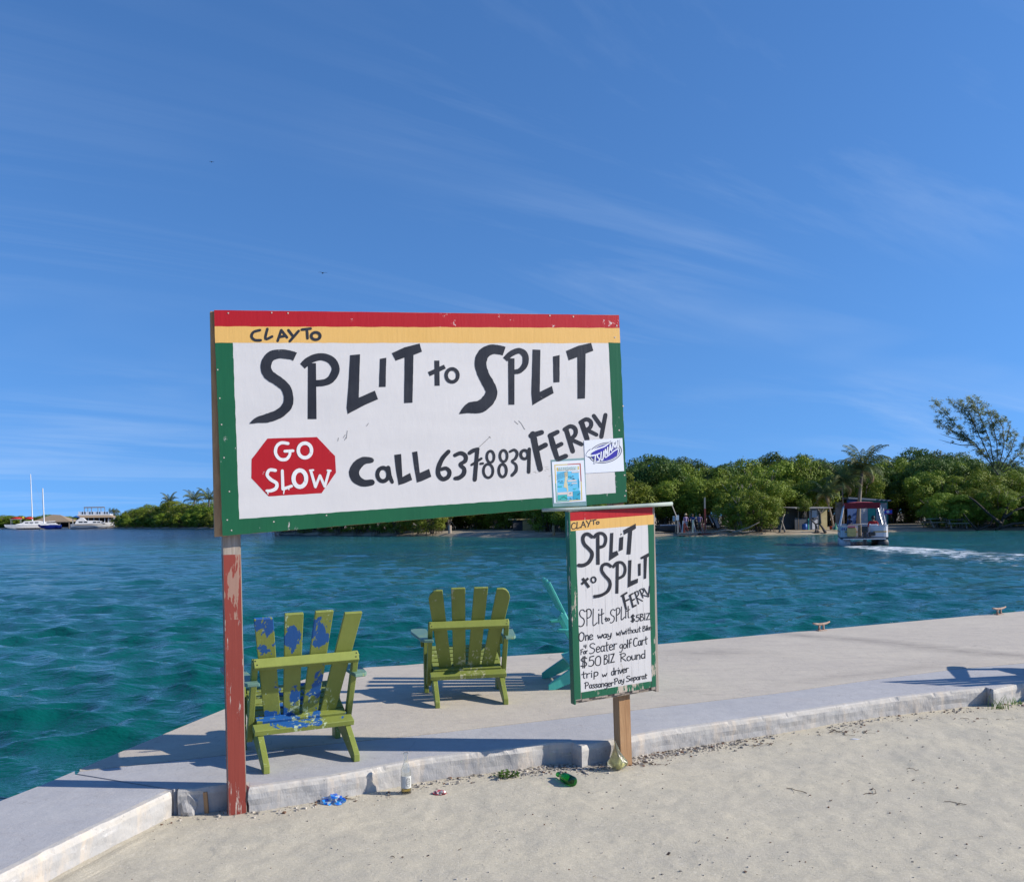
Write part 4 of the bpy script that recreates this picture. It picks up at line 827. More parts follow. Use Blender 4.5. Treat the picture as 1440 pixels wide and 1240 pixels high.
# ------------------------------------------------------------------ Adirondack chairs
def make_chair(paint, arm_paint, loc, rz, label, rounded=False, group='wooden Adirondack chairs on the promenade', slat_jit=0.0, seat_paint=None):
    r_ = empty('adirondack_chair', loc, rz, label, 'chair', group); sp = seat_paint or paint
    yb, zb, zt = .34, .215, .905; rec = yb/(zt-zb); d = Vector((0, -rec, 1)).normalized(); n = Vector((0, -d.z, d.y)).normalized()  # n points to the rear
    if n.y > 0: n = -n
    def P(x, z, o=0.0): return Vector((x, yb-rec*(z-zb), z))+n*o
    xb = [-.165, -.055, .055, .165]; xt = [-.265, -.092, .085, .262]; w = .101
    for i in range(4):
        a, b = xb[i], xt[i]; k = MB(); wt = .108; zt_i = zt+(0 if i in (1, 2) else -.012)+slat_jit*((i*7) % 3-1)
        wb_ = w*.5-.002; tp = [(b-wt/2, zt_i), (b+wt/2, zt_i)]
        if rounded and i == 0: tp = [(b-wt/2+.002, zt_i-.065), (b-wt/2+.014, zt_i-.030), (b-wt/2+.040, zt_i-.006), (b-wt/2+.060, zt_i), (b+wt/2, zt_i)]
        if rounded and i == 3: tp = [(b-wt/2, zt_i), (b+wt/2-.060, zt_i), (b+wt/2-.036, zt_i-.008), (b+wt/2-.012, zt_i-.034), (b+wt/2, zt_i-.072)]
        out = [P(x, z) for x, z in [(a-wb_, zb)]+tp+[(a+wb_, zb)]]
        k.prism(out, -n*.021); k.build('backrest_slat', paint, r_, bevel=.003)
    # upper rail behind the slats, its face tipped towards the sky
    c = P(0, .625, .030); m3 = Matrix.Rotation(R(-38), 3, 'X'); k = MB(); k.box(c, (.622, .038, .062), m3); k.build('back_rail', paint, r_, bevel=.003)
    k = MB()
    for sx_ in (-1, 1):
        for q in (-.012, .014): 
            nrm = m3 @ Vector((0, -1, 0)); k.box(c+Vector((sx_*(.296+q*.3), 0, 0))+nrm*.0195+m3 @ Vector((0, 0, q)), (.007, .003, .007), m3)
    k.build('screw_heads', M['dark'], r_)['kind'] = 'stuff'
    # lower rail lying over the stringers
    k = MB(); k.box((0, .225, .205), (.60, .085, .034), Matrix.Rotation(R(16), 3, 'X')); k.build('seat_rail', paint, r_, bevel=.003)
    for s_ in (-1, 1):
        # stringer: rear foot on the ground, rising to the front edge of the seat
        prof = [(.0, .0), (.052, .0), (.30, .098), (.66, .235), (.72, .262), (.72, .372), (.50, .315), (.24, .205), (.045, .078), (.0, .045)]
        x0 = s_*.246; k = MB(); k.prism([Vector((x0, y, z)) for y, z in prof], Vector((s_*.036, 0, 0))); k.build('stringer', paint, r_, bevel=.003)
        k = MB(); k.beam((s_*.302, .655, 0), (s_*.302, .655, .487), .036, .092, (0, 1, 0)); k.build('front_leg', paint, r_, bevel=.003)
        a = P(s_*.300, .640, .010); b = Vector((s_*.301, .385, .115)); k = MB(); k.beam(b, a, .034, .046, (0, 1, 0)); k.build('upright', paint, r_, bevel=.003)
        k = MB(); arm = [(s_*.282, .075), (s_*.352, .085), (s_*.372, .14), (s_*.425, .62), (s_*.420, .76), (s_*.385, .80), (s_*.315, .80), (s_*.288, .76)]
        k.prism([Vector((x, y, .490)) for x, y in arm], (0, 0, .022)); k.build('armrest', arm_paint, r_, bevel=.004)
        k = MB(); k.prism([Vector((s_*.322, y, z)) for y, z in ((.62, .488), (.74, .488), (.64, .38), (.62, .38))], Vector((s_*.022, 0, 0))); k.build('arm_bracket', paint, r_, bevel=.002)
    for j in range(6):
        f = j/5; y = .30+f*.36; z = .233+f*.112; k = MB(); k.box((0, y, z+.012), (.545, .060, .018), Matrix.Rotation(R(17), 3, 'X')); k.build('seat_slat', sp, r_, bevel=.002)
    k = MB(); k.box((0, .730, .318), (.56, .018, .10)); k.build('front_apron', paint, r_, bevel=.002)
    return r_
def base_at(ul, vl, ur, vr):
    a, b = G(ul, vl, ZS), G(ur, vr, ZS); c = (a+b)/2; return c, math.atan2(b.y-a.y, b.x-a.x)
c1, a1 = base_at(373, 1088.5, 504, 1070.5)
make_chair(M['olive_peel'], M['green_arm'], c1, a1, 'olive green chair with blue paint showing through its peeling slats, beside the red post', slat_jit=.004)
c2, a2 = base_at(613, 996, 714.5, 990.5)
make_chair(M['olive'], M['green_arm'], c2, a2, 'olive green chair with rounded back corners facing the sea, between the two sign posts', rounded=True)
foot = G(762, 970, ZS); A3 = R(-86)
make_chair(M['teal'], M['teal'], foot+Vector((math.cos(A3)*-.265+.055, math.sin(A3)*-.265+.0, 0)), A3, 'turquoise chair seen from the side, half hidden behind the narrow fare board')
# a fourth chair stands just beyond the right edge of the view and throws its shadow into it
make_chair(M['olive'], M['green_arm'], Vector((4.92, 7.15, ZS)), R(-24), 'plain olive green chair standing by itself at the far right')

# ------------------------------------------------------------------ mooring cleats
cleat_mesh = None
for u, v, lb in ((1155, 886.5, 'rusty mooring cleat on the promenade edge, the nearer of two'), (1405, 864.0, 'rusty mooring cleat on the promenade edge at far right')):
    p = G(u, v, ZS); r_ = empty('mooring_cleat', p, math.atan2((far_right[-2]-far_right[-3]).y, (far_right[-2]-far_right[-3]).x), lb, 'cleat', 'mooring cleats on the promenade edge')
    k = MB(); k.tube([(-.135, 0, .098), (-.09, 0, .086), (-.03, 0, .078), (.03, 0, .078), (.09, 0, .086), (.135, 0, .100)], [.008, .013, .016, .016, .013, .008], 10); k.build('horn', M['rust'], r_, smooth=True)
    for s_ in (-1, 1):
        k = MB(); k.tube([(s_*.034, 0, 0), (s_*.034, 0, .04), (s_*.030, 0, .078)], [.018, .012, .013], 10); k.build('leg', M['rust'], r_, smooth=True)
    k = MB(); k.box((0, 0, .006), (.13, .06, .011)); k.build('base_plate', M['rust'], r_, bevel=.002)

# ------------------------------------------------------------------ litter at the foot of the kerb
M['bottle_label'] = simple('cream_bottle_label', (.60, .60, .56), .6, bump=0)
def bottle_profile(h, r, neck=.0125): return [(0, .004), (r*.85, .0), (r, .006), (r, h*.52), (r*.96, h*.58), (r*.62, h*.68), (neck*1.05, h*.76), (neck, h*.94), (neck*1.2, h*.945), (neck*1.2, h*.985), (neck*.95, h), (neck*.75, h)]
def bottle(name, loc, rot, mat, label, h=.235, r=.031):
    r_ = empty(name, loc, 0, label, 'bottle'); r_.rotation_euler = rot
    k = MB(); pr_ = bottle_profile(h, r); inner = [(max(q[0]-.0022, 0.0), q[1]+(.005 if i < 3 else 0)) for i, q in enumerate(pr_)]; k.lathe(pr_+inner[::-1], 28); k.build('glass_body', mat, r_, smooth=True); return r_
p = G(571.5, 1117.0, 0); p.z = sand_z(p.x, p.y)
bt = bottle('clear_bottle', p, (0, 0, 0), M['clear_glass'], 'clear glass beer bottle standing upright against the kerb with beer left in the bottom', .235, .0305)
k = MB(); k.lathe([(.0, .0075), (.0270, .0075), (.0270, .034), (.0, .034)], 24); k.build('leftover_beer', M['beer'], bt)
k = MB(); A0, A1 = R(-160), R(-15); n_ = 16; vs = [(.0309*math.cos(A0+(A1-A0)*i/n_), .0309*math.sin(A0+(A1-A0)*i/n_), z) for z in (.036, .105) for i in range(n_+1)]; k.add(vs, [(i, i+1, n_+2+i, n_+1+i) for i in range(n_)]); k.build('paper_label', M['bottle_label'], bt)
k = MB()
def on_cyl(a, z, r=.0313): return (r*math.cos(a), r*math.sin(a), z)
for cx_, cz_, rx, rz_, wd in ((-1.05, .071, .42, .027, .0018),):
    N = 26; o_, i_ = [], []
    for q in range(N): t = 2*math.pi*q/N; o_.append(on_cyl(cx_+rx*math.cos(t), cz_+rz_*math.sin(t))); i_.append(on_cyl(cx_+(rx-.07)*math.cos(t), cz_+(rz_-wd)*math.sin(t)))
    k.add(o_+i_, [(q, (q+1) % N, N+(q+1) % N, N+q) for q in range(N)])
for j, z in enumerate((.083, .071, .059)):
    for q in range(4): a = -1.25+q*.13; k.add([on_cyl(a, z), on_cyl(a+.09, z+.002), on_cyl(a+.09, z+.007), on_cyl(a+.03, z+.005)], [(0, 1, 2, 3)])
k.build('label_print', M['sign_black'], bt)['kind'] = 'stuff'
p = G(797, 1103, 0); p.z = sand_z(p.x, p.y)+.030
gb = bottle('green_bottle', p, (R(-92), 0, R(24)), M['green_glass'], 'green glass bottle lying on its side on the sand', .20, .031)
gb.location = G(806, 1107, 0)+Vector((0, 0, .034))
k = MB(); n_ = 10; vs = [(.0314*math.cos(R(-60)+R(140)*i/n_), .0314*math.sin(R(-60)+R(140)*i/n_), z) for z in (.035, .095) for i in range(n_+1)]; k.add(vs, [(i, i+1, n_+2+i, n_+1+i) for i in range(n_)]); k.build('paper_label', simple('blue_green_label', (.02, .10, .22), .5), gb)
def crumple(name, u, v, size, mats, label, cat, seed, flat=.5, jit=.5, sub=3):
    p = G(u, v, 0); p.z = sand_z(p.x, p.y); rr = random.Random(seed); bm = bmesh.new(); bmesh.ops.create_icosphere(bm, subdivisions=sub, radius=1)
    off = Vector((rr.random()*90, 3, 1)); fs = []
    for w in bm.verts:
        q = w.co; rdg = abs(mnoise.noise(q*2.2+off))*2.0+abs(mnoise.noise(q*5+off))*.8; k_ = 1-jit*rdg*.5
        w.co = Vector((q.x*size[0]*k_, q.y*size[1]*k_, max(-.1, q.z)*size[2]*k_*flat*2))
    m = MB(); vs = [tuple(w.co) for w in bm.verts]
    for f in bm.faces:
        c = f.calc_center_median(); m.f.append(tuple(w.index for w in f.verts)); m.m.append(min(len(mats)-1, int(abs(mnoise.noise(c*45+off))*len(mats)*2.6)))
    m.v = vs; bm.free(); o = m.build(name, mats); o.location = p+Vector((0, 0, size[2]*.1)); tag(o, label, cat); return o
foil = lambda n, c: simple(n, c, .22, tuple(q*.6 for q in c), 20, bump=0, spec=.9)
crumple('snack_packet', 469, 1131, (.085, .055, .050), [foil('blue_foil', (.012, .12, .62)), foil('blue_foil_light', (.03, .30, .72)), foil('silver_foil', (.5, .55, .62))], 'crumpled shiny blue snack packet lying on the sand by the red post', 'wrapper', 3, jit=.7)
crumple('candy_wrapper', 618, 1118, (.052, .032, .026), [foil('red_foil', (.48, .05, .06)), foil('pink_foil', (.45, .22, .22)), foil('white_foil', (.55, .5, .48))], 'crushed red and white wrapper lying right of the clear bottle', 'wrapper', 8, jit=.7)
# knotted plastic bag leaning on the right post
pb_ = G(869.5, 1083, 0); k = MB(); bm = bmesh.new(); bmesh.ops.create_icosphere(bm, subdivisions=4, radius=1)
for w in bm.verts:
    q = w.co.copy(); a = math.atan2(q.y, q.x); up = max(0, q.z); rr_ = (1-.78*up**.75); pl = 1+.10*math.sin(a*9+q.z*2)*(.4+up)+.16*mnoise.noise(q*2.4)+.06*mnoise.noise(q*6)
    w.co = Vector((q.x*.060*rr_*pl, q.y*.045*rr_*pl, (q.z*.085+.05 if q.z > 0 else .05+q.z*.05)))+Vector((-.015*up*up*1.0, 0, .045*up**3))
k.v = [tuple(w.co) for w in bm.verts]; k.f = [tuple(w.index for w in f.verts) for f in bm.faces]; k.m = [0]*len(k.f); bm.free()
bg = k.build('plastic_bag', M['bag_plastic'], smooth=True); bg.location = pb_+Vector((-.005, -.02, .012)); tag(bg, 'cloudy yellowish plastic bag slumped against the foot of the right post', 'bag')
k = MB(); ico(k, (0, 0, .04), .032, 2, .35, (1.2, 1, .9), seed=5); inn = k.build('bag_contents', simple('stained_wrappings', (.48, .46, .26), .8), bg)
# low weed at the kerb
M['weed'] = leafmat('weed_leaves', (.10, .24, .035), (.07, .18, .03), (.18, .32, .06), .3, 30)
def weed(u, v, n, rad, label, seed, hh=.05):
    p = G(u, v, 0); p.z = sand_z(p.x, p.y); r_ = empty('weed', p, 0, label, 'weed'); rr = random.Random(seed); k = MB(); stems = MB()
    for i in range(n):
        a = rr.random()*6.28; q = rad*rr.random()**.6; x, y = q*math.cos(a)*1.3, q*math.sin(a)*.6; h = hh*rr.uniform(.25, 1)*(1-.5*q/rad)
        stems.tube([(x*.3, y*.3, 0), (x*.8, y*.8, h*.6), (x, y, h)], .0011, 4, cap=False)
        for j in range(4):
            b = a+rr.uniform(-1.4, 1.4); L = rr.uniform(.010, .019); t = Vector((math.cos(b), math.sin(b), rr.uniform(-.2, .7))).normalized(); sd = t.cross(Vector((0, 0, 1))).normalized()*L*.42; c = Vector((x, y, h))
            k.add([c, c+t*L*.5+sd, c+t*L, c+t*L*.5-sd], [(0, 1, 2, 3)])
    k.build('leaves', M['weed'], r_)['kind'] = 'stuff'; stems.build('stems', M['weed'], r_)['kind'] = 'stuff'
weed(711, 1095, 60, .062, 'small bright green weed sprouting at the kerb left of the green bottle', 4)
def grass(u, v, n, rad, label, seed, hh=.14):
    p = G(u, v, 0); p.z = sand_z(p.x, p.y); rr = random.Random(seed); k = MB()
    for i in range(n):
        x, y = rr.gauss(0, rad), rr.gauss(0, rad*.35); a = rr.random()*6.28; L = hh*rr.uniform(.35, 1); w_ = .0022; ln = rr.uniform(.2, .9)
        pts = [Vector((x+math.cos(a)*L*ln*f*f, y+math.sin(a)*L*ln*f*f*.5, L*f*(1-.3*f*ln))) for f in (0, .35, .7, 1)]; sd = Vector((-math.sin(a)*.4+.6, 0, 0)).normalized()*w_
        k.add([pts[0]-sd, pts[0]+sd, pts[1]+sd, pts[1]-sd, pts[2]+sd*.7, pts[2]-sd*.7, pts[3]], [(0, 1, 2, 3), (3, 2, 4, 5), (5, 4, 6)])
    o = k.build('grass_tuft', M['weed']); o.location = p; tag(o, label, 'grass', kind=None)
grass(1402, 998, 26, .045, 'sparse grass blades growing at the kerb joint near the right edge', 5); 
grass(1430, 992, 18, .035, 'few grass blades at the kerb foot by the right edge of the view', 9, .08)
# splintered stake by the left post
sk = MB(); a = G(291, 1144, 0); sk.beam(a, D(288.5, 1113, a.y), .022, .012, (0, 1, 0)); so_ = sk.build('wooden_stake', M['raw_wood'], bevel=.002, origin=tuple(a)); tag(so_, 'short splintered wooden stake leaning on the kerb left of the red post', 'stake')
# dry seaweed, twigs and leaf scraps
M['twig'] = simple('dry_twig', (.10, .065, .04), .9); M['deadleaf'] = simple('dead_leaf', (.13, .065, .035), .8, (.07, .04, .03), 30)
def scraps(u, v, n, rx, ry, label, seed, lmax=.10):
    p = G(u, v, 0); rr = random.Random(seed); k = MB()
    for i in range(n):
        x, y = p.x+rr.gauss(0, rx), p.y+rr.gauss(0, ry); y = min(y, kerb_y(x)-.015); z = sand_z(x, y); a = rr.gauss(.2, .9)
        if rr.random() < .55:
            L = rr.uniform(.02, lmax); pts = []; b = a
            for j in range(5): pts.append((x, y, z+.003+.006*rr.random())); x += math.cos(b)*L/4; y += math.sin(b)*L/4; b += rr.gauss(0, .5)
            k.tube(pts, rr.uniform(.0008, .0022), 4, mi=0)
        else:
            L = rr.uniform(.012, .032); t = Vector((math.cos(a), math.sin(a), rr.uniform(-.1, .4)))*L; sd = Vector((-math.sin(a), math.cos(a), rr.uniform(-.5, .5)))*L*.35; c = Vector((x, y, z+.004))
            k.add([c, c+t*.5+sd, c+t, c+t*.5-sd], [(0, 1, 2), (0, 2, 3)], 1)
    o = k.build('dry_plant_scraps', [M['twig'], M['deadleaf']]); tag(o, label, 'plant debris', kind='stuff')
scraps(1066, 1049, 16, .09, .02, 'reddish dry leaf scraps lying at the kerb right of the right post', 2)
scraps(1192, 1031, 26, .13, .03, 'tangle of dark twigs and dry leaves at the kerb', 3)
scraps(905, 1076, 18, .07, .03, 'dry brown scraps beside the foot of the right post', 4)
scraps(1320, 1014, 12, .25, .03, 'line of dry seaweed scraps along the kerb toward the right', 5)
scraps(1265, 1110, 14, .30, .12, 'few dry twigs scattered on the open sand at right', 6, .16)
scraps(490, 1127, 8, .08, .02, 'thin dry twigs between the blue packet and the clear bottle', 7)
scraps(940, 1205, 10, .9, .25, 'odd twigs on the sand in the foreground', 12, .03)
k = MB(); p = G(1202, 1040, 0); k.prism([p+Vector((x, y, .006)) for x, y in ((-.03, 0), (.0, .012), (.035, -.006), (.01, -.014))], (0, 0, .002)); tag(k.build('white_scrap', M['paper']), 'white paper scrap on the sand near the twigs', 'litter')

# ------------------------------------------------------------------ far shores
def hz(u): return CV-(u-CU)*math.tan(-ROLL)
def W_(u, Y, z=0.0):
    """a spot on the far shore: bearing of column u, at distance Y and height z"""
    return Vector((((u-CU)/F+(HC-z)/Y*math.sin(-ROLL)*-1)*Y, Y, z))
def shoreY(u):
    return float(np.interp(u, [380, 396, 470, 600, 700, 790, 880, 1000, 1090, 1166, 1250, 1430, 1800], [150, 113, 101, 89, 79, 75, 72, 69.5, 69.5, 70.5, 74, 72, 68]))
def land(name, front, depth, ztop=.15):
    """low island: beach rising from under the water, then flat ground behind"""
    prof = [(-1.5, -.62), (0, -.31), (1.0, -.12), (2.6, .02), (7, .08), (14, ztop), (depth, ztop+.2)]
    pts = resample(front, 2.0, 500); X = []; 
    for p in pts:
        col = []
        for j, (d, z) in enumerate(prof):
            w = mnoise.fractal(Vector((p.x*.15, p.y*.15, j*.3)), 1, 2, 3); col.append((p.x*(1+(d+w*.8)/p.y), p.y+d+w*.8, z+(.08*w if j > 1 else 0)))
        X.append(col)
    A = np.array(X); o = grid_mesh(name, A[..., 0], A[..., 1], A[..., 2], M['shore'], True); tag(o, kind='structure'); return o
us = [372, 385, 396, 430, 470, 540, 600, 650, 700, 790, 880, 940, 1000, 1090, 1166, 1250, 1340, 1430, 1600, 1800]
land('far_shore', [W_(u, shoreY(u)) for u in us], 190)
def leftY(u): return float(np.interp(u, [155, 170, 310, 400], [300, 280, 205, 200]))
land('left_shore', [W_(u, leftY(u)) for u in (150, 160, 180, 240, 310, 400)], 160)
land('distant_shore', [W_(u, 520) for u in (-260, -100, 0, 60, 125)], 120)

# foliage prototypes -------------------------------------------------
def leaf_quads(k, c, n, s, rr, mi=0):
    t = n.orthogonal().normalized(); b = n.cross(t); a = rr.random()*6.28; t, b = t*math.cos(a)+b*math.sin(a), b*math.cos(a)-t*math.sin(a)
    k.add([c-t*s*.5, c+b*s*.27+n*s*.06, c+t*s*.55, c-b*s*.27+n*s*.06], [(0, 1, 2, 3)], mi)
def crown_mesh(name, seed, rad, z0, z1, nlobe, nleaf, mat, ls=.16, lobes_r=(.55, 1.05), wob=.25):
    rr = random.Random(seed); k = MB(); H = z1-z0; zc = (z0+z1)/2; lobes = []
    for i in range(nlobe):
        u = 1-2*(i+.5)/nlobe; a = i*2.39996+rr.uniform(-.4, .4); q = math.sqrt(1-u*u); f = rr.uniform(.62, .98)*(1+wob*rr.uniform(-1, 1)*.6)
        lobes.append((Vector((math.cos(a)*q*rad*f, math.sin(a)*q*rad*f, zc+u*H*.5*f*.9)), rr.uniform(*lobes_r)))
    tot = sum(l[1]**2 for l in lobes); cen = Vector((0, 0, zc-.1*H))
    for c, r in lobes:
        outw = (c-cen).normalized()
        for j in range(int(nleaf*r*r/tot)):
            d = Vector((rr.gauss(0, 1), rr.gauss(0, 1), rr.gauss(.25, 1))).normalized()
            if d.dot(outw) < -.35: continue
            rj = r*(rr.uniform(.72, 1.08) if rr.random() < .8 else rr.uniform(1.0, 1.28))*(1+.28*mnoise.noise(d*2.3+c))
            p = c+Vector((d.x*rj, d.y*rj, d.z*rj*.80))
            if p.z < z0*.6-.05: continue
            n = (d+Vector((rr.gauss(0, .38), rr.gauss(0, .38), rr.gauss(.12, .38)))).normalized(); leaf_quads(k, p, n, ls*rr.uniform(.6, 1.35), rr)
    o = k.build(name, mat); me = o.data; bpy.data.objects.remove(o); return me
def stem_mesh(seed, h, rad, roots, mat, r0=.10):
    rr = random.Random(seed); k = MB()
    for t in range(rr.choice((3, 4))):
        a = rr.random()*6.28; x, y = math.cos(a)*.25, math.sin(a)*.25; P = [Vector((x, y, -.05))]
        for j in range(1, 6): P.append(P[-1]+Vector((math.cos(a)*rad*.11+rr.gauss(0, .10), math.sin(a)*rad*.11+rr.gauss(0, .10), h*.19)))
        k.tube(P, [r0, r0*.9, r0*.75, r0*.55, r0*.4, r0*.2], 6)
        for j in (2, 3, 4):
            b = a+rr.uniform(-1.2, 1.2); q = P[j]; k.tube([q, q+Vector((math.cos(b)*.5, math.sin(b)*.5, h*.09)), q+Vector((math.cos(b)*.95, math.sin(b)*.95, h*.22))], [r0*.45, r0*.3, r0*.14], 5)
    for t in range(roots):
        a = rr.random()*6.28; q = rad*rr.uniform(.25, .75); hh = h*rr.uniform(.16, .30)
        k.tube([(math.cos(a)*.2, math.sin(a)*.2, hh*1.3), (math.cos(a)*q*.6, math.sin(a)*q*.6, hh), (math.cos(a)*q*.95, math.sin(a)*q*.95, hh*.4), (math.cos(a)*q, math.sin(a)*q, -.55)], [r0*.3, r0*.28, r0*.24, r0*.2], 5)
    o = k.build('trunk', mat, smooth=True); me = o.data; bpy.data.objects.remove(o); return me
PRO = []
for s_ in range(6):
    low = s_ < 3
    cm_ = crown_mesh('crown', 20+s_, 2.35 if low else 2.5, .15 if low else 1.5, 4.9, 54 if low else 50, 18000, M['leaf'], .165, (.32, .86), .55)
    PRO.append((cm_, stem_mesh(40+s_, 4.6, 2.2, 16 if low else 6, M['bark'] if s_ % 2 else M['palebark'])))
DARK = [(crown_mesh('crown', 60+s_, 2.1, 1.6, 5.2, 30, 11000, M['leaf_dark'], .17, (.45, .9), .45), PRO[3+s_ % 3][1]) for s_ in range(2)]
FEA = [(crown_mesh('crown', 70+s_, 1.6, 1.4, 5.4, 34, 9000, M['leaf_far'], .13, (.28, .65), .7), PRO[3+s_ % 3][1]) for s_ in range(2)]
def tree(x, y, z, h, proto, label, group, wide=1.0, rz=None, name='mangrove_tree', cat='tree'):
    k = h/4.9; r_ = empty(name, (x, y, z), random.random()*6.28 if rz is None else rz, label, cat, group); r_.scale = (k*wide, k*wide, k)
    for nm, me in (('crown', proto[0]), ('trunk', proto[1])):
        o = bpy.data.objects.new(nm, me); COL.objects.link(o); o.parent = r_
    return r_
rt = random.Random(99)
def X(u, Y): return (u-CU)/F*Y
def place(u):
    for a, w_ in ((470, 'below the left half of the large sign'), (560, 'below the middle of the large sign'), (640, 'left of the small beach'), (800, 'behind the small beach'), (930, 'just right of the two boards'), (1010, 'behind the dock'), (1110, 'between the dock and the tan shed'), (1180, 'behind the tan shed'), (1270, 'behind the beach house'), (1340, 'behind the picnic tables'), (1420, 'below the feathery tree')):
        if u < a: return w_
    return 'at the right edge'
LA = 'low bushy green mangrove growing right at the water line of the far shore'; GA = 'shoreline mangroves on the far shore'
u = 596
while u < 826:
    Y = shoreY(u)+rt.uniform(15, 19); tree(X(u, Y), Y, .1, rt.uniform(3.2, 4.0), PRO[rt.randrange(3)], 'shaded low bush behind the small beach, '+('left part' if u < 665 else 'middle part' if u < 750 else 'right part'), 'bushes behind the small beach', 1.25, name='mangrove_bush', cat='bush'); u += rt.uniform(13, 18)
LB = 'rounded green mangrove in the thick belt behind the far waterline'; GB = 'mangroves of the far belt'
LC = 'taller dark green tree rising along the back of the far belt'; GC = 'back row trees of the far belt'
u = 398
while u < 1560:
    skip = 612 < u < 800 or 866 < u < 1040 or 1092 < u < 1296
    Y = shoreY(u)+(rt.uniform(.2, 1.2) if u < 612 else rt.uniform(1.0, 2.2))
    if not skip:
        h = rt.uniform(2.5, 3.5)*(.92 if u < 1000 else 1.0); tree(X(u, Y), Y, -.05, h, PRO[rt.randrange(3)], 'low waterline mangrove '+place(u), GA, rt.uniform(1.05, 1.3))
    u += rt.uniform(21, 31)
u = 398
while u < 1590:
    Y = shoreY(u)+rt.uniform(6, 8.5); gap = 1140 < u < 1284
    if gap: Y += 11
    if 880 < u < 1020: Y += 3
    h = rt.uniform(3.9, 5.0)
    if u > 1270: h *= .97
    if not (625 < u < 770): tree(X(u, Y), Y, .05, h, PRO[rt.randrange(6) if not (1100 < u < 1262 or 884 < u < 1010) else rt.randrange(3, 6)], 'middle belt mangrove '+place(u), GB, rt.uniform(.95, 1.2))
    u += rt.uniform(23, 34)
u = 392
tops = ([380, 620, 860, 880, 905, 928, 960, 1000, 1050, 1100, 1150, 1190, 1250, 1290, 1330, 1380, 1430, 1600], [664, 662, 668, 664, 652, 647, 653, 662, 652, 644, 646, 657, 654, 640, 642, 650, 656, 656])
while u < 1640:
    Y = shoreY(u)+rt.uniform(13, 17); zt = HC+(hz(u)-np.interp(u, *tops))*Y/F; h = (zt-.1)*rt.uniform(.86, .99)
    if 640 < u < 770: Y += 8
    tree(X(u, Y), Y, .12, h, PRO[rt.randrange(6)] if rt.random() < .65 else DARK[rt.randrange(2)], 'third row tree '+place(u), GC, rt.uniform(.85, 1.05))
    u += rt.uniform(21, 30)
u = 392
while u < 1660:
    Y = shoreY(u)+rt.uniform(22, 30); zt = HC+(hz(u)-np.interp(u, *tops))*Y/F; h = (zt-.1)*rt.uniform(.93, 1.03)
    fe = 1000 < u < 1180 or u > 1255
    tree(X(u, Y), Y, .2, h, (FEA if fe and rt.random() < .55 else DARK)[rt.randrange(2)], 'hindmost row tree '+place(u), GC, rt.uniform(.8, 1.0))
    u += rt.uniform(15, 24)
tree(X(812, 77), 77, -.05, 3.0, PRO[1], 'small green bush standing alone between beach and water post', None, 1.0, cat='bush', name='mangrove_bush')
tree(X(1131, 71.5), 71.5, 1.05, 1.45, PRO[4], 'little leaning shore tree in front of the tan shed', None, .7, cat='tree', name='small_tree')
# left shore belt
LL = 'dense green mangrove on the left shore beyond the boats'; GL = 'mangroves on the left shore'
u = 168
while u < 360:
    for (dy, hf) in ((3, .62), (11, .84), (20, 1.0)):
        Y = leftY(u)+dy+rt.uniform(-1, 2); zt = HC+(hz(u)-np.interp(u, [160, 172, 185, 205, 235, 300, 360], [729, 723, 717, 711, 708, 707, 706]))*Y/F
        tree(X(u+rt.uniform(-3, 3), Y), Y, -.1, max(1.8, zt*hf*rt.uniform(.92, 1.06)), PRO[rt.randrange(3)], ('low front mangrove', 'middle mangrove', 'tall rear mangrove')[(3, 11, 20).index(dy)]+' on the left shore, '+('near the restaurant' if u < 215 else 'below the leftmost palm' if u < 265 else 'beside the large sign'), GL, rt.uniform(1.15, 1.5))
    u += rt.uniform(11, 15)
u = -60
while u < 112:
    Y = 524; zt = HC+(hz(u)-(726+rt.uniform(-1.5, 1.5)))*Y/F; tree(X(u, Y), Y, -.1, zt, PRO[rt.randrange(3)], 'distant shore tree '+('left of the catamaran' if u < 14 else 'behind the catamaran' if u < 66 else 'behind the thatched hut'), 'trees on the distant shore', 1.9); u += rt.uniform(6, 8.5)

# palms -------------------------------------------------------------
def frond_mesh(seed, L, droop, mat, n=26, lw=.085, ll=.62):
    rr = random.Random(seed); k = MB(); P = []
    for i in range(n+1):
        f = i/n; a = R(62)-droop*f*f*1.0-.25*f; P.append((f, a))
    pts = [Vector((0, 0, 0))]
    for f, a in P[1:]: pts.append(pts[-1]+Vector((math.cos(a), 0, math.sin(a)))*L/n)
    k.tube(pts[::2]+[pts[-1]] if n % 2 else pts[::2], [.030*(1-.8*j/(len(pts[::2])-1+(n % 2))) for j in range(len(pts[::2])+(n % 2))], 4)
    for i in range(3, n+1):
        f = i/n; t = (pts[i]-pts[i-1]).normalized(); q = ll*math.sin(math.pi*min(1, .15+.85*f)**.8)*(.5+.5*(1-f*.4))+.12
        for s_ in (-1, 1):
            d = (Vector((0, s_, 0))*.8+t*.62+Vector((0, 0, -.42-.35*rr.random()))).normalized(); c = pts[i]; w = t*lw*.5
            m_ = c+d*q*.55+Vector((0, 0, .02)); e = c+d*q+Vector((0, 0, -.16*q-.1*rr.random())); k.add([c-w, c+w, m_+w, m_-w, e], [(0, 1, 2, 3), (3, 2, 4)])
    o = k.build('frond', mat); me = o.data; bpy.data.objects.remove(o); return me
FR = [frond_mesh(1, 3.0, 1.0, M['palm_leaf'], lw=.06), frond_mesh(2, 3.0, 1.6, M['palm_leaf'], lw=.06), frond_mesh(3, 2.7, 2.3, M['palm_leaf'], lw=.06)]
FRD = frond_mesh(4, 2.0, 2.4, M['palm_dry'], lw=.035, ll=.5)
M['palmtrunk'] = wood('palm_trunk', (.30, .25, .20), (.16, .125, .10), 30, .9, 0, .7)
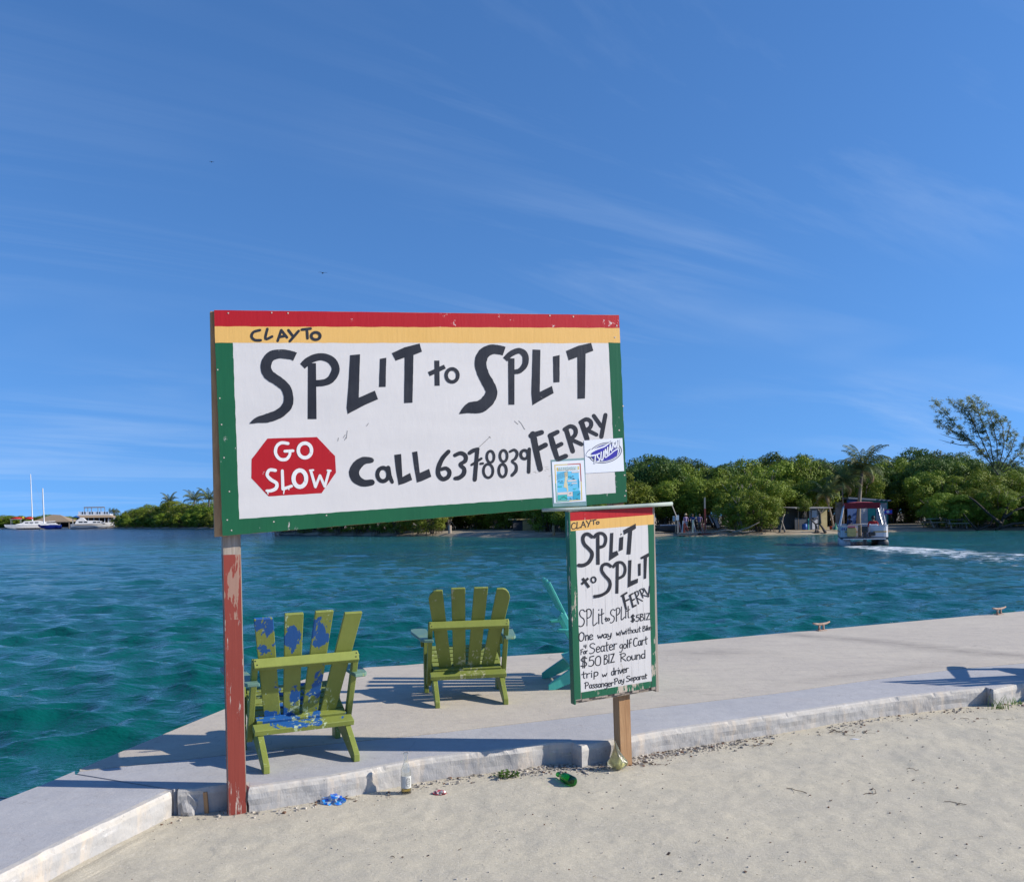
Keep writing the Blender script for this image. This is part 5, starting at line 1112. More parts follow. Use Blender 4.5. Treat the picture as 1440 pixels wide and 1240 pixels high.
def palm(base, top, label, group, k=1.0, n=18, seed=1, dry=4, thick=.13, wind=0.0):
    rr = random.Random(seed); r_ = empty('palm_tree', base, 0, label, 'palm tree', group); t = Vector(top)-Vector(base); m_ = MB()
    mid = t*.5+Vector((t.x*-.12, 0, 0)); P = [Vector((0, 0, -.1)), t*.25+(mid-t*.5)*.7, mid, t*.78+(mid-t*.5)*.6, t]
    m_.tube(P, [thick*1.35*k, thick*k, thick*.9*k, thick*.8*k, thick*.75*k], 10); m_.build('trunk', M['palmtrunk'], r_, smooth=True)
    for i in range(n+dry):
        dd = i >= n; me = FRD if dd else FR[(0 if i < n*.35 else 1 if i < n*.7 else 2)]
        o = bpy.data.objects.new('frond', me); COL.objects.link(o); o.parent = r_; o.location = t
        a = i*2.39996+rr.uniform(-.3, .3); el = (R(-20)+R(6)*(i % 3)) if i < n*.35 else R(5)+rr.uniform(-.1, .15) if i < n*.7 else R(30)
        if dd: el = R(60); 
        o.rotation_euler = (rr.uniform(-.2, .2), el+wind*0, a); s2 = k*rr.uniform(.85, 1.1); o.scale = (s2, s2, s2)
    k2 = MB(); 
    for i in range(5): a = i*1.25; ico(k2, (t.x+math.cos(a)*.13*k, t.y+math.sin(a)*.13*k, t.z-.12*k), .075*k, 1)
    k2.build('coconut_cluster', M['olive'], r_)['kind'] = 'stuff'
Yp = 76.5
palm(W_(1207, Yp), D(1212, 662, Yp), 'tallest coconut palm on the far shore, rising above the departing boat', None, 1.05, 20, 3, 4, .16)
palm(W_(1186, Yp+.6), D(1184, 682, Yp), 'straight palm left of the tallest one, in front of the blue house', None, .85, 18, 5, 4, .08)
palm(W_(1173, Yp-1.5), D(1161, 697, Yp-1), 'short leaning palm with a pale slanting trunk beside the tan shed', None, .7, 14, 8, 3, .11)
for i, (u_, v_, lb) in enumerate(((238, 706, 'leftmost palm showing above the left shore mangroves'), (273, 704, 'middle palm showing above the left shore mangroves'), (294, 703, 'palm closest to the large sign above the left shore mangroves'))):
    Y = leftY(u_)+14; palm(W_(u_, Y), D(u_, v_, Y), lb, None, 1.25+.15*i, 14, 20+i, 0, .16)
# feathery casuarina ------------------------------------------------
def casuarina():
    Y = 82; base = Vector(W_(1428, Y)); r_ = empty('casuarina_tree', base, 0, 'wind-swept feathery tree leaning left above the far shore at the right', 'tree'); rr = random.Random(4); k = MB(); lf = MB()
    def P(u, v, dy=0): return D(u, v, Y+dy)-base
    root = [Vector((0, 0, 0)), P(1422, 715), P(1412, 690), P(1402, 665)]
    k.tube(root, [.18, .15, .13, .10], 8)
    br = [[(1402, 665), (1388, 645), (1364, 618), (1338, 590), (1314, 566)], [(1388, 645), (1370, 622), (1350, 612), (1328, 600), (1318, 590)], [(1396, 655), (1382, 622), (1366, 592), (1350, 570), (1340, 561)], [(1398, 656), (1392, 620), (1380, 590), (1368, 566), (1362, 560)],
          [(1402, 660), (1402, 625), (1396, 595), (1388, 575), (1382, 568)], [(1404, 658), (1412, 625), (1410, 600), (1402, 584), (1398, 580)], [(1406, 660), (1422, 632), (1428, 612), (1426, 606)], [(1408, 662), (1432, 640), (1446, 622), (1452, 612)], [(1410, 664), (1440, 648), (1462, 640), (1480, 622)],
          [(1370, 626), (1352, 626), (1334, 622), (1320, 618)], [(1360, 620), (1340, 616), (1322, 610)], [(1372, 600), (1362, 580), (1352, 566)], [(1384, 600), (1376, 580), (1374, 562)], [(1415, 620), (1420, 600), (1415, 590)]]
    for bi, b in enumerate(br):
        dy = rr.uniform(-1.4, 1.4); pts = [P(u_, v_, dy*(j/len(b))) for j, (u_, v_) in enumerate(b)]; n = len(pts)
        k.tube(pts, [.055*(1-.85*j/(n-1)) for j in range(n)], 5); bare = bi in (9, 10)
        for s_ in range(n-1):
            for q in range(int((pts[s_+1]-pts[s_]).length*(3.2 if bare else 12))):
                c = pts[s_].lerp(pts[s_+1], rr.random())
                if s_ == 0 and rr.random() < .6: continue
                sub = c+Vector((rr.gauss(-.12, .20), rr.gauss(0, .3), rr.gauss(.12, .16))); k.tube([c, sub], [.010, .004], 3, cap=False)
                for w in range(0 if (bare and rr.random() < .6) else rr.randrange(14, 24)):
                    e = sub+Vector((rr.gauss(0, .095), rr.gauss(0, .14), rr.gauss(0, .095))); d = Vector((rr.gauss(-.45, .4), rr.gauss(0, .5), rr.gauss(.35, .5))).normalized()*rr.uniform(.12, .26); sd = d.orthogonal().normalized()*.045
                    lf.add([e-sd, e+sd, e+d], [(0, 1, 2)])
    k.build('branches', M['bark'], r_); lf.build('foliage', leafmat('needle_foliage', (.16, .23, .08), (.20, .26, .09), (.26, .31, .13), .45), r_)['kind'] = 'stuff'
casuarina()

# dead wood and gnarled trunks at the shoreline -------------------------
def gnarl(paths, Y, label, mat, r0, name='driftwood', cat='dead wood'):
    base = Vector(W_(paths[0][0][0], Y)); k = MB()
    for p in paths: P = [D(u_, v_, Y+(j % 2)*.3)-base for j, (u_, v_) in enumerate(p)]; k.tube(P, [r0*(1-.65*j/(len(P)-1)) for j in range(len(P))], 7)
    o = k.build(name, mat, smooth=True); o.location = base; tag(o, label, cat)
gnarl([[(1151, 749), (1148, 743), (1147, 737), (1140, 730)], [(1161, 749), (1157, 742), (1152, 736), (1146, 737)], [(1147, 749), (1149, 741)], [(1153, 736), (1153, 722), (1158, 715)], [(1153, 722), (1150, 716)]], 70.8, 'crooked dark driftwood trunk standing before the tan shed', M['bark'], .13)
gnarl([[(1406, 742), (1412, 725), (1420, 705), (1440, 698), (1470, 694)], [(1412, 728), (1430, 716), (1460, 708)], [(1400, 744), (1425, 736), (1460, 734)], [(1408, 736), (1390, 722), (1372, 705), (1362, 698)]], 71.5, 'thick twisted grey trunk leaning over the water at the right edge', M['bark_shaded'], .13, 'gnarled_trunk', 'tree trunk')
gnarl([[(1374, 745), (1362, 732), (1355, 722)], [(1374, 745), (1392, 738), (1398, 726)]], 72, 'forked bare trunk standing right of the shore picnic tables', M['bark_shaded'], .10, 'forked_trunk', 'tree trunk')
gnarl([[(1096, 748), (1099, 738), (1101, 727), (1104, 722)], [(1104, 748), (1101, 738), (1099, 732)]], 70.5, 'pale bare tree stems at the water left of the tan shed', M['palebark'], .09, 'bare_stems', 'tree trunk')
gnarl([[(1000, 749), (1020, 745), (1046, 748), (1062, 746)], [(1030, 749), (1052, 742), (1068, 734)]], 69.8, 'pale fallen branches washed up under the mangroves right of the dock', M['palebark'], .09)

# sheds and houses ------------------------------------------------------
def wallpanel(r_, name, u0, v0, u1, v1, Y, th, mat, base):
    a, b = D(u0, v0, Y)-base, D(u1, v1, Y)-base; k = MB(); k.box(((a.x+b.x)/2, a.y+th/2, (a.z+b.z)/2), (abs(b.x-a.x), th, abs(a.z-b.z))); return k.build(name, mat, r_)
Y = 73.2; sh = empty('shed', W_(1140, Y), R(14), 'tan and grey lean-to shed with flat tin roof on the far shore', 'shed'); b0 = sh.location.copy()
wallpanel(sh, 'wall', 1153.4, 714.5, 1166.5, 745, Y, .08, M['tan_wall'], b0); wallpanel(sh, 'wall', 1137.6, 714.8, 1153.2, 745, Y+.03, .06, M['grey_wall'], b0)
k = MB(); a = D(1166.4, 714.5, Y)-b0; k.box((a.x-.03, a.y+1.3, a.z/2), (.08, 2.4, a.z)); k.build('wall', M['tan_wall'], sh)
k = MB(); a = D(1113, 714.5, Y)-b0; c = D(1166, 714.5, Y)-b0; k.box(((a.x+c.x)/2, 2.55, c.z/2), (c.x-a.x, .08, c.z)); k.build('wall', M['grey_wall'], sh)
k = MB(); k.box(((a.x+c.x)/2+.05, 1.1, c.z+.10), (c.x-a.x+.35, 3.2, .07), Matrix.Rotation(R(2), 3, 'X')); k.build('roof', M['tin'], sh)
wallpanel(sh, 'counter_front', 1122, 729, 1135.5, 744.5, Y+.02, .05, M['dgrey'], b0); wallpanel(sh, 'low_panel', 1115, 728, 1120.2, 744.5, Y+.02, .05, M['dgrey'], b0); wallpanel(sh, 'corner_post', 1136.0, 729, 1137.4, 745, Y-.03, .09, M['turq'], b0)
wallpanel(sh, 'door', 1142, 717.5, 1150, 744, Y-.04, .05, M['white_wall'], b0); wallpanel(sh, 'shelf', 1143.5, 727.5, 1150.5, 730.3, Y-.25, .2, M['dgrey'], b0); wallpanel(sh, 'side_post', 1120.4, 715, 1121.5, 745, Y, .08, M['grey_wood'], b0)
Y = 80.5; ho = empty('beach_house', W_(1220, Y, .1), R(12), 'white and turquoise beach house with blue roof behind the boat', 'house'); b0 = ho.location.copy()
wallpanel(ho, 'wall', 1204, 704, 1220.6, 737, Y, .1, M['white_wall'], b0); wallpanel(ho, 'wall', 1233.4, 707, 1251, 736.5, Y, .1, M['white_wall'], b0); wallpanel(ho, 'blue_panel', 1188.5, 702, 1203.7, 738, Y+.01, .1, M['blue_paint'], b0)
wallpanel(ho, 'door', 1220.8, 706, 1233.2, 736.8, Y+.03, .06, M['turq'], b0); wallpanel(ho, 'lintel', 1204.2, 703.5, 1251, 706.4, Y-.02, .1, M['turq'], b0); wallpanel(ho, 'sill_board', 1233, 736.7, 1252, 738.4, Y-.03, .1, M['turq'], b0)
wallpanel(ho, 'corner_board', 1251.2, 706, 1252.6, 738, Y-.01, .1, M['turq'], b0); wallpanel(ho, 'side_wall', 1173, 706, 1184, 741, Y+.8, .1, M['grey_wall'], b0); wallpanel(ho, 'gap_shade_panel', 1184.2, 706, 1188.3, 741, Y+.6, .1, M['dark'], b0)  # near-black panel paints the shade in the gap left of the blue panel
k = MB(); a = D(1187, 701.5, Y)-b0; c = D(1254, 704.8, Y)-b0; k.prism([Vector((a.x, -.35, a.z)), Vector((c.x, -.35, c.z)), Vector((c.x, -.35, c.z+.13)), Vector((a.x, -.35, a.z+.15))], (0, 4.2, 0)); k.build('roof', M['bluetin'], ho)
k = MB(); a = D(1252, 706, Y)-b0; k.box((a.x-.06, 2.0, (a.z)/2+.12), (.1, 3.8, a.z-.35)); k.build('side_wall', M['white_wall'], ho)
for u_ in (1206, 1222, 1236, 1250): wallpanel(ho, 'stilt', u_, 738.2, u_+1.6, 744.5, Y+.1, .12, M['grey_wood'], b0)
Y = 88; bx = empty('utility_box', W_(736, Y, .1), R(14), 'low yellowish box hut with dark open side behind the small beach', 'hut'); b0 = bx.location.copy()
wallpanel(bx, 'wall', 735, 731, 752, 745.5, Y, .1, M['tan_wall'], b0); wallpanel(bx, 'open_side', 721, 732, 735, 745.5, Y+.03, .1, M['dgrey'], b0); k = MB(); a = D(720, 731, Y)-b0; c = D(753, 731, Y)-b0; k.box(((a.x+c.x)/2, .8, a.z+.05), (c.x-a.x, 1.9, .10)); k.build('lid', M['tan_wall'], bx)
k = MB(); k.box((c.x-.1, .85, a.z/2), (.1, 1.5, a.z)); k.build('wall', M['tan_wall'], bx)
Y = 96; br_ = empty('blue_canopy', W_(925, Y, .2), 0, 'bright blue peaked canopy top poking above the far trees', 'canopy'); b0 = br_.location.copy()
a = D(925, 646.5, Y)-b0; k = MB(); e = a.z-.75; w_ = 1.3; k.add([(a.x, 0, a.z), (-w_, -w_, e), (w_, -w_, e), (w_, w_, e), (-w_, w_, e)], [(0, 1, 2), (0, 2, 3), (0, 3, 4), (0, 4, 1), (4, 3, 2, 1)]); k.build('canopy_top', simple('blue_tarp', (.01, .13, .50), .6), br_)
for sx_ in (-1, 1):
    for sy_ in (-1, 1): k = MB(); k.beam((sx_*1.2, sy_*1.2, 0), (sx_*1.2, sy_*1.2, e+.05), .1, .1, (0, 1, 0)); k.build('pole', M['grey_wood'], br_)
# small things on the shore
def lathed(name, u_, v_, Y, prof, mat, label, cat): k = MB(); k.lathe(prof, 16); o = k.build(name, mat, smooth=True); o.location = D(u_, v_, Y); tag(o, label, cat)
lathed('barrel', 1131.5, 744.5, 72.4, [(0, 0), (.19, 0), (.21, .06), (.21, .2), (.22, .22), (.21, .24), (.21, .42), (.19, .46), (0, .46)], M['blue_barrel'], 'round blue plastic barrel in front of the shed counter', 'barrel')
lathed('bucket', 1168.3, 744.5, 72.4, [(0, 0), (.085, 0), (.115, .26), (.12, .27), (.10, .27), (.08, .03), (0, .03)], M['orange'], 'red orange bucket standing at the right corner of the shed', 'bucket')
lathed('bucket', 1171.8, 744.3, 72.4, [(0, 0), (.09, 0), (.115, .25), (.12, .26), (.10, .26), (.08, .03), (0, .03)], M['white_gel'], 'white bucket next to the red orange bucket', 'bucket')
k = MB(); k.lathe([(.30, 0), (.20, .25), (.06, .85), (.03, 1.05), (0, 1.05)], 10); o = k.build('green_net', simple('green_net', (.05, .26, .17), .8)); o.location = D(1175, 744.8, 72.2); o.scale = (.7, .7, .55); tag(o, 'green net heaped at the foot of the leaning palm', 'net')
def picnic(u_, v_, Y, rz, label, mat):
    r_ = empty('picnic_table', D(u_, v_, Y), rz, label, 'picnic table', 'picnic tables on the far shore')
    for j in range(3): k = MB(); k.box((0, -.25+j*.25, .74), (1.7, .22, .045)); k.build('tabletop_plank', mat, r_)
    for s_ in (-1, 1): k = MB(); k.box((0, s_*.66, .44), (1.7, .24, .045)); k.build('bench', M['pale_wood'], r_)
    for s_ in (-1, 1):
        k = MB(); k.beam((s_*.6, -.75, 0), (s_*.6, -.2, .72), .05, .09, (1, 0, 0)); k.beam((s_*.6, .75, 0), (s_*.6, .2, .72), .05, .09, (1, 0, 0)); k.beam((s_*.6, -.75, .40), (s_*.6, .75, .40), .05, .09, (1, 0, 0)); k.build('leg_frame', M['grey_wood'], r_)
picnic(1315, 741.5, 74.5, R(8), 'picnic table with pale green top on the far shore', simple('pale_green_boards', (.30, .40, .30), .7)); picnic(1344, 743, 73.5, R(-6), 'low grey wooden picnic table right of the green-topped one', M['grey_wood'])
for (u_, v0, v1, Y, r_, lb, mt) in ((632.5, 738.5, 754, 87.5, .17, 'stout grey mooring post in the water left of the small beach', M['pale_wood']), (778.5, 738.5, 757, 76, .13, 'brown mooring post in the water right of the small beach', M['raw_wood'])):
    k = MB(); a = D(u_, v0, Y); k.tube([(a.x, a.y, -.9), (a.x, a.y, a.z)], r_, 10); o = k.build('mooring_post', mt); tag(o, lb, 'post')

# people ----------------------------------------------------------------
def person(loc, rz, label, pose, top, bottom, hat=None, h=1.65, hair=True, arms='down'):
    r_ = empty('person', loc, rz, label, 'person'); k = h/1.75
    if pose == 'stand': J = dict(pel=(0, 0, .95), ch=(0, .01, 1.25), nk=(0, 0, 1.48), hd=(0, .01, 1.62), kl=(-.10, .02, .50), kr=(.11, .03, .50), al=(-.11, -.02, .08), ar=(.13, -.02, .08), tl=(-.13, .12, .03), tr=(.15, .12, .03))
    else: J = dict(pel=(0, 0, .48), ch=(0, .02, .78), nk=(0, .02, 1.01), hd=(0, .03, 1.15), kl=(-.14, .42, .50), kr=(.14, .42, .50), al=(-.14, .46, .08), ar=(.14, .46, .08), tl=(-.14, .6, .03), tr=(.14, .6, .03))
    nz_ = J['nk'][2]
    if arms == 'down': A = [(-.19, 0, nz_-.06), (-.25, .02, nz_-.34), (-.24, .10, nz_-.60), (-.24, .14, nz_-.70)]; Bm = [(.19, 0, nz_-.06), (.25, .02, nz_-.34), (.24, .10, nz_-.60), (.24, .14, nz_-.70)]
    elif arms == 'hip': A = [(-.19, 0, nz_-.06), (-.32, -.02, nz_-.32), (-.19, .08, nz_-.50), (-.15, .10, nz_-.53)]; Bm = [(.19, 0, nz_-.06), (.25, .02, nz_-.34), (.24, .10, nz_-.60), (.24, .14, nz_-.70)]
    else: A = [(-.19, 0, nz_-.06), (-.25, .08, nz_-.32), (-.17, .32, nz_-.34), (-.14, .40, nz_-.33)]; Bm = [(.19, 0, nz_-.06), (.26, .08, nz_-.32), (.18, .32, nz_-.32), (.15, .41, nz_-.30)]
    V = []; E = []; Rd = []
    def v(p, r, par=None): V.append(Vector(p)*k); Rd.append(r*k); (E.append((par, len(V)-1)) if par is not None else None); return len(V)-1
    p0 = v(J['pel'], .15); c = v(J['ch'], .155, p0); s_ = v((0, 0, nz_-.07), .13, c); n = v(J['nk'], .055, s_); v(J['hd'], .085, n)
    for s2, kn, an, to in ((-1, 'kl', 'al', 'tl'), (1, 'kr', 'ar', 'tr')):
        q = v((s2*.09, J['pel'][1]+.01, J['pel'][2]-.08), .10, p0); q = v(J[kn], .068, q); q = v(J[an], .045, q); v(J[to], .04, q)
    for L in (A, Bm):
        q = s_
        for pt2_, rr_ in zip(L, (.062, .045, .034, .036)): q = v(pt2_, rr_, q)
    me = bpy.data.meshes.new('body'); me.from_pydata([tuple(x) for x in V], E, []); o = bpy.data.objects.new('body', me); COL.objects.link(o)
    md = o.modifiers.new('s', 'SKIN'); 
    for i, rr_ in enumerate(Rd): me.skin_vertices[0].data[i].radius = (rr_, rr_*(.72 if i in (0, 1, 2) else 1))
    me.skin_vertices[0].data[0].use_root = True
    o.modifiers.new('u', 'SUBSURF').levels = 1; dg = bpy.context.evaluated_depsgraph_get(); m2 = bpy.data.meshes.new_from_object(o.evaluated_get(dg)); bpy.data.objects.remove(o)
    for mt in (M['skin'], top, bottom): m2.materials.append(mt)
    for f in m2.polygons:
        z = f.center[2]/k; x = abs(f.center[0])/k; f.use_smooth = True
        legs = z < J['pel'][2]+.03 and not (x > .19 and z > J['pel'][2]-.15 and pose == 'stand')
        if pose == 'sit': legs = z < J['pel'][2]+.10 and f.center[1]/k < .38 or (z < .5 and f.center[1]/k > .35)
        arm = x > .205 and z < nz_-.30
        if z > nz_-.02: f.material_index = 0
        elif arm: f.material_index = 0
        elif legs and z > .48*(1 if pose == 'stand' else .9): f.material_index = 2
        elif legs: f.material_index = 2 if bottom is M['navy'] else 0
        else: f.material_index = 1
    b = bpy.data.objects.new('body', m2); COL.objects.link(b); b.parent = r_
    hp = Vector(J['hd'])*k; kk = MB(); ico(kk, hp+Vector((0, 0, .0)), .098*k, 2, 0, (.86, .98, 1.18)); ico(kk, hp+Vector((0, .095*k, -.01*k)), .018*k, 1); kk.build('face', M['skin'], r_, smooth=True)['kind'] = 'stuff'
    if hair: kk = MB(); ico(kk, hp+Vector((0, -.018*k, .030*k)), .106*k, 2, .05, (.90, 1.0, 1.08)); kk.build('hair', M['hair'], r_, smooth=True)
    if hat: kk = MB(); kk.lathe([(.19*k, .0), (.10*k, .03*k), (.095*k, .10*k), (.06*k, .13*k), (0, .13*k)], 16, Matrix.Translation(hp+Vector((0, 0, .045*k)))); kk.build('hat', hat, r_, smooth=True)
    return r_
person(W_(964.5, 74, -.02), R(200), 'person in lilac shirt, pale shorts and white hat standing behind the dock', 'stand', M['lilac'], M['white_cloth'], M['straw'], 1.52, arms='hip')
person(W_(974.2, 74.4, -.02), R(150), 'person in bright blue shirt standing in the middle of the group', 'stand', M['blue_paint'], M['dgrey'], None, 1.50, arms='hold')
person(W_(984, 73.8, -.02), R(170), 'person in pale lilac top and khaki trousers beside the tall red pole', 'stand', M['lilac'], M['khaki'], None, 1.50)

# dock ------------------------------------------------------------------
dk = empty('dock', D(980, 750, 70.5), 0, 'small wooden landing dock with red posts in front of the mangroves', 'dock'); b0 = dk.location.copy()
ax = D(955, 749, 70.4)-b0; bx2 = D(1003, 749, 70.4)-b0; nb_ = 15
for i in range(nb_):
    x0 = ax.x+(bx2.x-ax.x)*i/nb_; x1 = ax.x+(bx2.x-ax.x)*(i+1)/nb_-.015; k = MB(); k.box(((x0+x1)/2, 1.3, .06), (x1-x0, 3.0, .045)); k.build('plank', M['pale_wood'], dk)
k = MB(); k.box(((ax.x+bx2.x)/2+.95, -.14, -.06), (1.05, .09, .14)); k.build('edge_beam', M['post_red'], dk)
k = MB(); k.box(((ax.x+bx2.x)/2-.7, -.14, -.05), (1.6, .09, .15)); k.build('edge_beam', M['grey_wood'], dk)
for (u_, v0, w_, mt, lean) in ((953, 729, .14, M['pale_wood'], 0), (962, 736.5, .15, M['post_red'], 0), (974.6, 730.5, .13, M['turq'] if False else simple('pale_green_post', (.38, .46, .38), .7), .12), (987.4, 735.5, .11, M['post_red'], 0), (1004.5, 745, .20, M['bark'], 0), (960.6, 732, .08, M['white_wall'], .2)):
    k = MB(); a = D(u_, v0, 70.5)-b0; k.beam((a.x-lean, a.y, -1.0), (a.x, a.y, a.z), w_, w_, (0, 1, 0)); k.build('post', mt, dk)
for p in (((952, 731), (957, 746)), ((962.5, 735), (968, 746))): k = MB(); k.beam(D(*p[0], 70.7)-b0, D(*p[1], 70.7)-b0, .09, .09, (0, 1, 0)); k.build('slanted_rail', M['post_red'], dk)
for p in (((955, 734), (958, 747)), ((961, 733), (963, 739), (967, 742)), ((974, 732), (977, 742), (978, 748))): k = MB(); k.tube([D(*q, 70.9)-b0 for q in p], .045, 6); k.build('white_rail', M['white_wall'], dk)
k = MB(); a = D(991.0, 699.5, 70.7); t1 = D(991.2, 715, 70.7); bt_ = D(992, 749, 70.7); o = empty('tall_pole', bt_, 0, 'tall square pole, red below and bare above, standing on the dock', 'pole')
k.beam(bt_-bt_, t1-bt_, .13, .13, (0, 1, 0)); k.build('red_shaft', M['post_red'], o); k = MB(); k.beam(t1-bt_, a-bt_, .115, .115, (0, 1, 0)); k.build('bare_top', M['pale_wood'], o)
nb2 = empty('notice_boards', D(951, 748, 70.3), 0, 'pair of small white notice boards on a post at the dock\'s left end', 'sign'); b0 = nb2.location.copy()
wallpanel(nb2, 'board', 946, 725.5, 949.3, 732.5, 70.3, .03, M['white_wall'], b0); wallpanel(nb2, 'board', 950.3, 724.3, 954.8, 731.2, 70.25, .03, M['white_gel'], b0); wallpanel(nb2, 'post', 949.3, 726, 950.3, 748, 70.35, .06, M['grey_wood'], b0)
# skiff pulled up under the trees
def hull(L, Wd, Hh, n=14, rake=.35, sheer=.15, flat=.8):
    """open hull loft, bow towards +x: returns (verts, faces) plus the sheer line"""
    vs = []; m_ = 7
    for i in range(n+1):
        f = i/n; w = Wd*.5*(1-max(0, (f-.45)/.55)**2.2)*(.88+.12*min(1, f*5)); x = L*(f-.5); zs = Hh*(1+sheer*f*f); keel = Hh*.0+Hh*.55*max(0, (f-.6)/.4)**2
        for j in range(m_):
            t = j/(m_-1)*2-1; a = abs(t); y = w*(1 if a > .99 else a**.55)*(1 if t > 0 else -1)*(.72+.28*a) if t else 0; z = keel+(zs-keel)*a**2.4; vs.append((x+rake*Hh*a*f*f, y, z))
    fs = [(i*m_+j, (i+1)*m_+j, (i+1)*m_+j+1, i*m_+j+1) for i in range(n) for j in range(m_-1)]+[tuple(range(m_-1, -1, -1))]
    return vs, fs, m_, n
def boat_hull(k, L, Wd, Hh, mi=0, deck=True, **kw):
    vs, fs, m_, n = hull(L, Wd, Hh, **kw); k.add(vs, fs, mi)
    if deck: k.add([vs[i*m_] for i in range(n+1)]+[vs[i*m_+m_-1] for i in range(n+1)], [(i, i+1, n+2+i, n+1+i) for i in range(n)], mi)
    return vs
sk_ = empty('skiff', D(941, 748.5, 73), R(172), 'dark open skiff with a grey-blue rail drawn up under the trees', 'boat'); k = MB(); boat_hull(k, 1.9, .95, .55, deck=False); k.build('hull', M['dgrey'], sk_, smooth=True); k = MB(); k.box((0, 0, .60), (1.5, 1.0, .10)); k.build('rail', simple('grey_blue_rail', (.20, .24, .32), .6), sk_, bevel=.02); k = MB(); k.box((-.3, 0, .9), (.8, .7, .04)); k.beam((-.6, .3, .6), (-.6, .3, .9), .04, .04, (0, 1, 0)); k.beam((.0, -.3, .6), (.0, -.3, .9), .04, .04, (0, 1, 0)); k.build('sun_top', M['dark'], sk_)
ch_ = empty('leaning_panels', D(1005, 746, 74), 0, 'white broken panels and dark beam leaning under the trees right of the pole', 'scrap'); b0 = ch_.location.copy()
for p in (((999, 724), (1004, 735)), ((1003, 721), (1008, 731)), ((1006, 733), (1010, 742))): k = MB(); k.beam(D(*p[0], 74)-b0, D(*p[1], 74)-b0, .32, .03, (0, 1, .3)); k.build('panel', M['white_wall'], ch_)
k = MB(); k.beam(D(998, 722, 73.8)-b0, D(1010, 748, 73.6)-b0, .12, .12, (0, 1, 0)); k.build('beam', M['dark'], ch_)

# the departing ferry boat -------------------------------------------------
fb = empty('ferry_boat', W_(1215.5, 46.5, WZ), R(-19), 'white pontoon boat with maroon canopy motoring away toward the far shore', 'boat')
def fbuild(k, n, m_, **kw): return k.build(n, m_, fb, **kw)
for s_ in (-1, 1):
    k = MB(); k.tube([(s_*.92, -.1, .12), (s_*.92, .2, .12), (s_*.92, 5.2, .12), (s_*.92, 5.9, .25), (s_*.92, 6.2, .40)], [.24, .30, .30, .2, .05], 14); fbuild(k, 'pontoon', M['dgrey'] if s_ > 0 else M['hull_white'], smooth=True)
k = MB(); k.box((0, 3.0, .40), (2.36, 6.1, .09)); fbuild(k, 'deck', M['dgrey'])
def fence(pts, z0, z1, nm, mt, th=.035, parent=None):
    k = MB()
    for a, b in zip(pts[:-1], pts[1:]): k.beam((a[0], a[1], (z0+z1)/2), (b[0], b[1], (z0+z1)/2), th, z1-z0, (0, 0, 1))
    return k.build(nm, mt, fb)
cn = [(.95, .02), (1.06, .06), (1.14, .16), (1.17, .3)]
fence([(-.95, .02), (-.30, .02)], .44, 1.02, 'rear_panel', M['hull_white']); fence([(.32, .02)]+cn+[(1.17, 5.6)], .44, 1.02, 'side_panel', M['hull_white']); fence([(-.95, .02)]+[(-x, y) for x, y in cn[1:]]+[(-1.17, 5.6)], .44, 1.02, 'side_panel', M['hull_white'])
fence([(-1.17, 5.6), (1.17, 5.6)], .44, 1.0, 'front_panel', M['hull_white'])
fence([(.45, -.005), (.95, -.005), (1.08, .04), (1.19, .3), (1.19, 5.5)], .70, .76, 'gold_stripe', M['gold'], .02); fence([(-.95, -.005), (-.32, -.005)], .70, .76, 'gold_stripe', M['gold'], .02); fence([(-1.19, .3), (-1.19, 5.5)], .70, .76, 'gold_stripe', M['gold'], .02)
k = MB(); k.tube([(-.30, .02, 1.05), (-1.10, .02, 1.05), (-1.18, .2, 1.05), (-1.18, 5.6, 1.05), (1.18, 5.6, 1.05), (1.18, .2, 1.05), (1.10, .02, 1.05), (.32, .02, 1.05)], .022, 6); fbuild(k, 'top_rail', M['alu'])
k = MB(); k.box((-.62, -.16, .72), (.46, .24, .46)); fbuild(k, 'fuel_tank', M['tank'], bevel=.04, seg=2)
k = MB(); k.box((-.62, -.16, .97), (.36, .2, .05)); fbuild(k, 'tank_lid', M['red_fabric'])
k = MB(); k.box((.02, -.30, .86), (.30, .42, .32)); k.box((.02, -.30, .48), (.17, .22, .5)); k.box((.02, -.28, .10), (.12, .30, .5)); om = fbuild(k, 'outboard_motor', M['black_plastic'], bevel=.04, seg=2)
k = MB(); k.box((.38, -.16, .62), (.34, .20, .20)); fbuild(k, 'motor_bracket', M['black_plastic'], bevel=.03)
k = MB(); k.box((0, -.20, .36), (2.1, .5, .05)); fbuild(k, 'swim_platform', M['hull_white'])
# canopy
k = MB(); n_ = 10; vs = []
for j in range(7):
    y = 1.6+j*.42
    for i in range(n_+1): t = i/n_*2-1; vs.append((t*.93, y, 2.34-.13*abs(t)**3-.05*abs(j-3)/3)); 
for j in range(7):
    y = 1.6+j*.42
    for i in range(n_+1): t = i/n_*2-1; vs.append((t*.93, y, 2.30-.20*abs(t)**3-.10*abs(j-3)/3)); 
q = 7*(n_+1)
fs = [(j*(n_+1)+i, j*(n_+1)+i+1, (j+1)*(n_+1)+i+1, (j+1)*(n_+1)+i) for j in range(6) for i in range(n_)]; fs += [tuple(q+a for a in f[::-1]) for f in fs]
k.add(vs, fs); 
k.box((0, 1.58, 2.12), (1.78, .03, .32)); k.box((0, 4.14, 2.17), (1.72, .03, .23)); k.box((-.92, 2.86, 2.14), (.03, 2.55, .17)); k.box((.92, 2.86, 2.14), (.03, 2.55, .17)); fbuild(k, 'canopy', M['maroon'])
